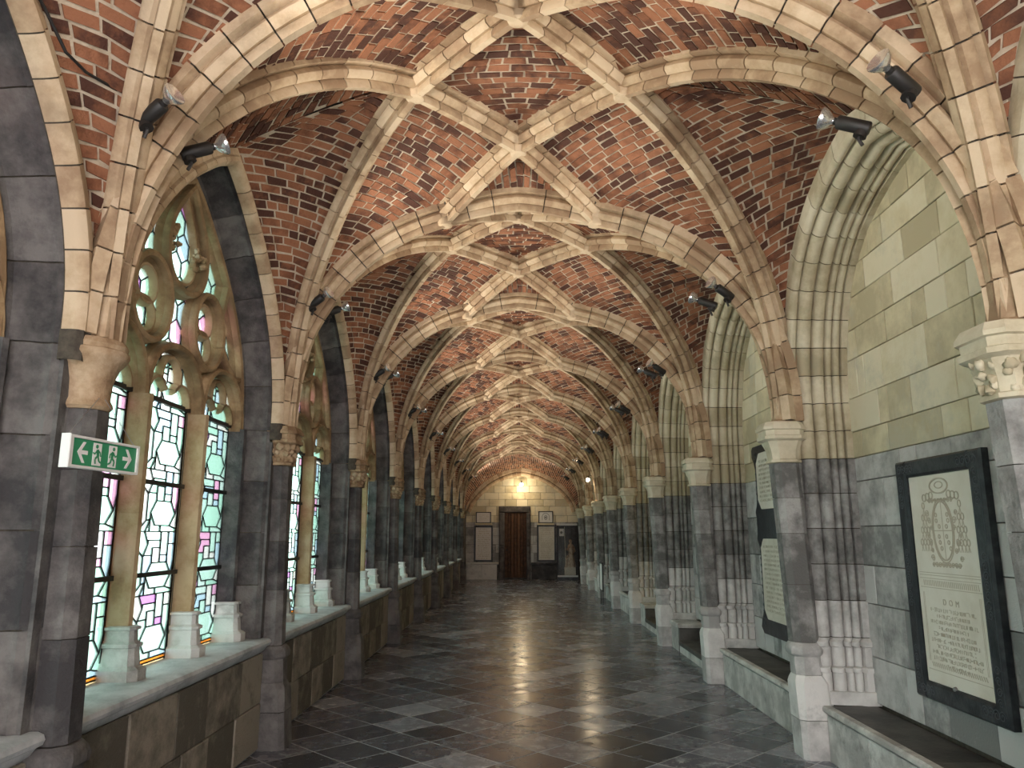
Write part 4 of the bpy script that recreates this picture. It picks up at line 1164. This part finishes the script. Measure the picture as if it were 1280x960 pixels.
mb_line(mb, pl, (PY0+.03, PZ0+.08), (PY1-.03, PZ0+.08), .002)
build('border_carving', mb, M['engrave'], t0p, recalc=False)['kind'] = 'stuff'
mb = MB(); z = ZT-.83
for i in range(10):
    hw = (.24,.17,.25,.16,.22,.25,.20,.26,.26,.12)[i]; strokes(mb, CYc-hw, CYc+hw, z, .020, rr, pl, .0026); z -= .036
build('inscription', mb, M['engrave'], t0p, recalc=False)['kind'] = 'stuff'
# D O M heading (read from the corridor the wall runs towards smaller Y)
tc = bpy.data.curves.new('heading', 'FONT'); tc.body = 'D  O  M'; tc.size = .05; tc.align_x = 'CENTER'; tc.extrude = .001
to = bpy.data.objects.new('heading', tc); COL.objects.link(to)
dg = bpy.context.evaluated_depsgraph_get(); me = bpy.data.meshes.new_from_object(to.evaluated_get(dg)); bpy.data.objects.remove(to)
ho = obj('heading', me, M['engrave'], t0p, (xs-.0015, CYc, ZT-.785), (math.pi/2, 0, -math.pi/2)); ho['kind'] = 'stuff'
mb = MB(); plf = lambda u, z, l: (XF - l, u, z)
for (yy, zz) in ((TBY0+.06,TBZ0+.07),(TBY0+.06,TBZ1-.07),(TBY1-.06,TBZ0+.07),(TBY1-.06,TBZ1-.07)):
    sgy, sgz = (1 if yy < CYc else -1), (1 if zz < 1.3 else -1)
    for q in range(4): scroll(mb, plf, yy+sgy*.05*q, zz-sgz*.012, .032, flip=1 if q % 2 else -1, t=.0022)
    for q in range(1, 5): scroll(mb, plf, yy, zz+sgz*.055*q, .026, flip=1 if q % 2 else -1, t=.0022)
for yy in (TBY0+.06, TBY1-.06):
    for q in range(7): scroll(mb, plf, yy, 1.17+.052*q, .028, flip=1 if q % 2 else -1, t=.0022)
    mb_line(mb, plf, (yy-.035,TBZ0+.12), (yy-.035,TBZ1-.12), .0015); mb_line(mb, plf, (yy+.04,TBZ0+.12), (yy+.04,TBZ1-.12), .0015)
fc = build('frame_carving', mb, M['engrave_dark'], t0, recalc=False); fc['kind'] = 'stuff'; fc['label'] = 'incised scrolls on the black frame'
build('clip', MB().lathe((xs-.002, CYc+.04, PZ0+.004), (-1,0,0), [(0,.016),(.012,.014),(.018,.006)], 10), M['wire'], t0)
# black scalloped tablet (bay 1)
t1 = empty('memorial_tablet', (0,0,0)); tag(t1, 'black scalloped tablet with two white inscribed panels', 'tablet')
YA, YB_ = 7.15, 8.33; yc = (YA+YB_)/2; hw = (YB_-YA)/2
prof = [(.60,.52),(.66,.60),(.74,.56),(.82,.50),(.9,.49),(1.4,.49),(1.5,.52),(1.56,.57),(1.60,.55),(1.78,.55),(1.84,.57),(1.9,.52),(2.0,.50),(2.28,.50),(2.36,.54),(2.42,.60),(2.50,.60),(2.53,.56)]
outl = [(yc-w_*hw/.6, z) for z, w_ in prof] + [(yc+w_*hw/.6, z) for z, w_ in prof[::-1]]
fr = MB().loft([[(XB-.055, y, z) for y, z in outl], [(XB-.007, y, z) for y, z in outl]], True, True); build('frame', fr, M['blackmarble'], t1)
for (z0, z1, cut, nm) in ((1.86, 2.44, .10, 'upper'), (.76, 1.56, .09, 'lower')):
    hh = .39; o8 = [(yc-hh, z0+cut), (yc-hh+cut, z0), (yc+hh-cut, z0), (yc+hh, z0+cut), (yc+hh, z1-cut), (yc+hh-cut, z1), (yc-hh+cut, z1), (yc-hh, z1-cut)]
    pn = build('panel', MB().loft([[(XB-.075, y, z) for y, z in o8], [(XB-.056, y, z) for y, z in o8]], True, True), M['marble'], t1)
    mb = MB(); z = z1-cut; p2 = lambda u, z, l: (XB-.0755-l, u, z)
    while z > z0+cut*.6: strokes(mb, yc-hh+.08, yc+hh-.08, z, .022, rr, p2, .0022); z -= .045
    build('inscription', mb, M['engrave'], pn, recalc=False)['kind'] = 'stuff'
mb = MB(); p3 = lambda u, z, l: (XB-.055-l, u, z)
for d in (-1, 1):
    for z in list(np.arange(.70, .9, .06)) + list(np.arange(1.0, 1.5, .07)) + list(np.arange(1.95, 2.5, .07)): scroll(mb, p3, yc+d*.46, z, .03, flip=d, t=.0024)
fc = build('frame_carving', mb, M['engrave_dark'], t1, recalc=False); fc['kind'] = 'stuff'
# framed white notice leaning near the far piers
nb_ = empty('notice_board', (2.035, PR(5)+1.75, 0)); tag(nb_, 'white notice panel in black frame standing among the far piers', 'notice')
build('panel', MB().box(-.012, .0, -.30, .30, .28, .90), M['paper'], nb_)
for a, b, c, d in ((-.33,-.30,.25,.93),(.30,.33,.25,.93),(-.30,.30,.25,.28),(-.30,.30,.90,.93)): build('frame', MB().box(-.02, .012, a, b, c, d), M['iron'], nb_)
for y in (-.25, .25): build('leg', MB().box(-.01, .01, y-.015, y+.015, 0, .25), M['iron'], nb_)
# yellow door in the recess
d2 = empty('door_2', (0, 0, 0)); tag(d2, 'yellow painted door in an arched recess of the bench wall', 'door', kind='structure')
for i in range(4):
    a, b = PR(3)+.62+.52*i, PR(3)+.62+.52*(i+1)
    build('plank', MB().bevbox(XB-.06, XB-.01, a+.004, b-.004, .17, 2.45, 'x-', .008), M['yellowdoor'], d2, recalc=False)

# ------------------------------------------------------------------ exit sign
sg = empty('exit_sign', (-1.772, 2.955, 1.862)); sg.rotation_euler = (0, 0, -math.atan2(.055, .45))
tag(sg, 'green exit sign with arrows hung on the dark pier', 'exit sign')
SLN, SH = .45, .128
build('housing', MB().bevbox(-.02, .0, 0, SLN, 0, SH, 'x+', .002), M['white'], sg, recalc=False)
for a, b, c, d in ((-.0,.022,0,SH),(SLN-.012,SLN,0,SH),(.022,SLN-.012,0,.010),(.022,SLN-.012,SH-.010,SH)): build('frame', MB().box(.0, .012, a, b, c, d), M['white'], sg)
build('face', MB().box(.0005, .004, .023, SLN-.013, .011, SH-.011), M['green'], sg)
def flat(polys, name, mat, parent, x0=.0042, x1=.0056):
    mb = MB()
    for P in polys: mb.loft([[(x0, y, z) for y, z in P], [(x1, y, z) for y, z in P]], True, True)
    return build(name, mb, mat, parent)
zc = SH/2
def arrow(y, d, s_=.04):
    return [[(y, zc-.008), (y+d*s_*1.2, zc-.008), (y+d*s_*1.2, zc+.008), (y, zc+.008)],
            [(y+d*s_*1.55, zc), (y+d*s_*.75, zc+.042), (y+d*s_*.35, zc+.042), (y+d*s_*1.1, zc)],
            [(y+d*s_*1.55, zc), (y+d*s_*1.1, zc), (y+d*s_*.35, zc-.042), (y+d*s_*.75, zc-.042)]]
flat(arrow(.118, -1), 'arrow', M['signwhite'], sg); flat(arrow(SLN-.105, 1), 'arrow', M['signwhite'], sg)
def runner(yc, d):
    door = [[(yc-.026, .018), (yc+.026, .018), (yc+.026, SH-.018), (yc-.026, SH-.018)]]
    dd = flat(door, 'doorway', M['signwhite'], sg)
    g = []
    hd = [(yc+d*.004+.0085*math.cos(a), SH-.032+.0085*math.sin(a)) for a in [2*math.pi*i/10 for i in range(10)]]
    g.append(hd)
    def limb(a, b, t):
        a, b = V(*a), V(*b); u = unit(b-a); n = V(-u[1], u[0])*t; return [tuple(a-n), tuple(b-n), tuple(b+n), tuple(a+n)]
    X = lambda q: yc + d*q
    g.append(limb((X(.0),SH-.044), (X(-.006),.056), .008))
    g.append(limb((X(.0),SH-.047), (X(.016),SH-.064), .0035)); g.append(limb((X(.016),SH-.064), (X(.027),SH-.058), .0032))
    g.append(limb((X(-.002),SH-.047), (X(-.018),SH-.056), .0035)); g.append(limb((X(-.018),SH-.056), (X(-.022),SH-.072), .0032))
    g.append(limb((X(-.005),.058), (X(.012),.044), .0045)); g.append(limb((X(.012),.044), (X(.008),.024), .004))
    g.append(limb((X(-.006),.058), (X(-.014),.036), .0045)); g.append(limb((X(-.014),.036), (X(-.03),.030), .004))
    f = flat(g, 'running_figure', M['green'], dd, .0057, .0066)
runner(.175, -1); runner(SLN-.175, 1)
build('end_cap', MB().bevbox(-.024, .016, -.004, .004, -.003, SH+.003, 'x+', .003), M['white'], sg, recalc=False)
build('wire', MB().tube([(-.01,.012,SH), (-.075,.26,SH+.19)], .0015, 5), M['wire'], sg)
build('wire', MB().tube([(-.01,SLN-.01,SH), (-.075,.30,SH+.19)], .0015, 5), M['wire'], sg)

# ------------------------------------------------------------------ spotlights on the rib springers
def spot_meshes(n_=12):
    b = MB().lathe((0,0,0), (0,0,1), [(0,.030),(.006,.034),(.15,.034),(.156,.030),(.158,.018),(.172,.018)], n_).mesh('body', True, 40)
    r = MB().lathe((0,0,.168), (0,0,1), [(0,.016),(.012,.018),(.022,.03),(.045,.048),(.062,.055),(.068,.054),(.064,.045),(.05,.015)], 14).mesh('reflector_bulb', True, 50)
    a = MB(); a.lathe((0,-.05,.03), (0,1,0), [(0,.032),(.03,.03)], 10); a.tube([(0,-.02,.03),(0,-.06,.03),(0,-.085,.0)], .009, 6)
    return b, r, a.mesh('bracket', True, 40)
SB, SRB, SA = spot_meshes()
def spot(loc, axis, lab, group, watt):
    o = empty('spotlight', loc); z = Vector(axis).normalized(); o.rotation_mode = 'QUATERNION'; o.rotation_quaternion = z.to_track_quat('Z', 'Y')
    tag(o, lab, 'spotlight', group)
    obj('body', SB, M['lampbody'], o); obj('reflector_bulb', SRB, M['reflector'], o); obj('bracket', SA, M['lampbody'], o)
    L = bpy.data.lights.new('uplight', 'SPOT'); L.energy = watt; L.color = (1, .90, .77); L.spot_size = math.radians(96); L.spot_blend = 1.0; L.shadow_soft_size = .12
    lo = bpy.data.objects.new('uplight', L); COL.objects.link(lo); lo.parent = o; lo.location = (0, 0, .30); lo.rotation_euler = (math.pi, 0, 0)
    return o
for k in range(-1, KE+2):
    for s in 'LR':
        x = 1.62 if s == 'R' else -1.66; P = (PR if s == 'R' else PL)(k); sx = 1 if s == 'R' else -1
        for i, (dy_, ax, xx, zz) in enumerate(((-.19, (-.76*sx, -.33, .42), x + .09*sx, 3.46), (.17, (-.76*sx, .33, .42), x + .06*sx, 3.50))):
            pos = '%s pier on the %s' % (ORD[k] if k >= 0 else 'rear', 'window side' if s == 'L' else 'bench side')
            rel = 'near' if i == 0 else 'door'
            lab = 'black spotlight %s the transverse rib, %s from the exit sign' % ('before' if i == 0 else 'beyond', pos)
            spot((xx, P + dy_, zz), ax, lab, 'vault spotlights', LAMP_W*(1.25 if s == 'L' else .75))
# ------------------------------------------------------------------ black cable on the vault behind the exit sign
cb = build('cable', MB().tube([(-1.93,2.55-B*-1,3.78),(-1.925,2.72+B,3.70),(-1.91,2.86+B,3.60),(-1.89,2.98+B,3.585),(-1.84,3.14+B,3.60)], .007, 6), M['cable'], CEIL[-1]); cb['label'] = 'thin black cable'
# daylight sampling guides at the windows (portals give off no light)
for k in range(KB, KE+1):
    L = bpy.data.lights.new('window_portal', 'AREA'); L.shape = 'RECTANGLE'; L.size = 2.35; L.size_y = 3.2; L.cycles.is_portal = True
    lo = bpy.data.objects.new('window_portal', L); COL.objects.link(lo); lo.location = (-2.45, LC + k*B, 2.4); lo.rotation_euler = (math.pi/2, 0, -math.pi/2)
L = bpy.data.lights.new('walk_portal', 'AREA'); L.shape = 'RECTANGLE'; L.size = 4.6; L.size_y = 4.9; L.cycles.is_portal = True
lo = bpy.data.objects.new('walk_portal', L); COL.objects.link(lo); lo.location = (.1, YBACK-.05, 2.45); lo.rotation_euler = (-math.pi/2, 0, math.pi)
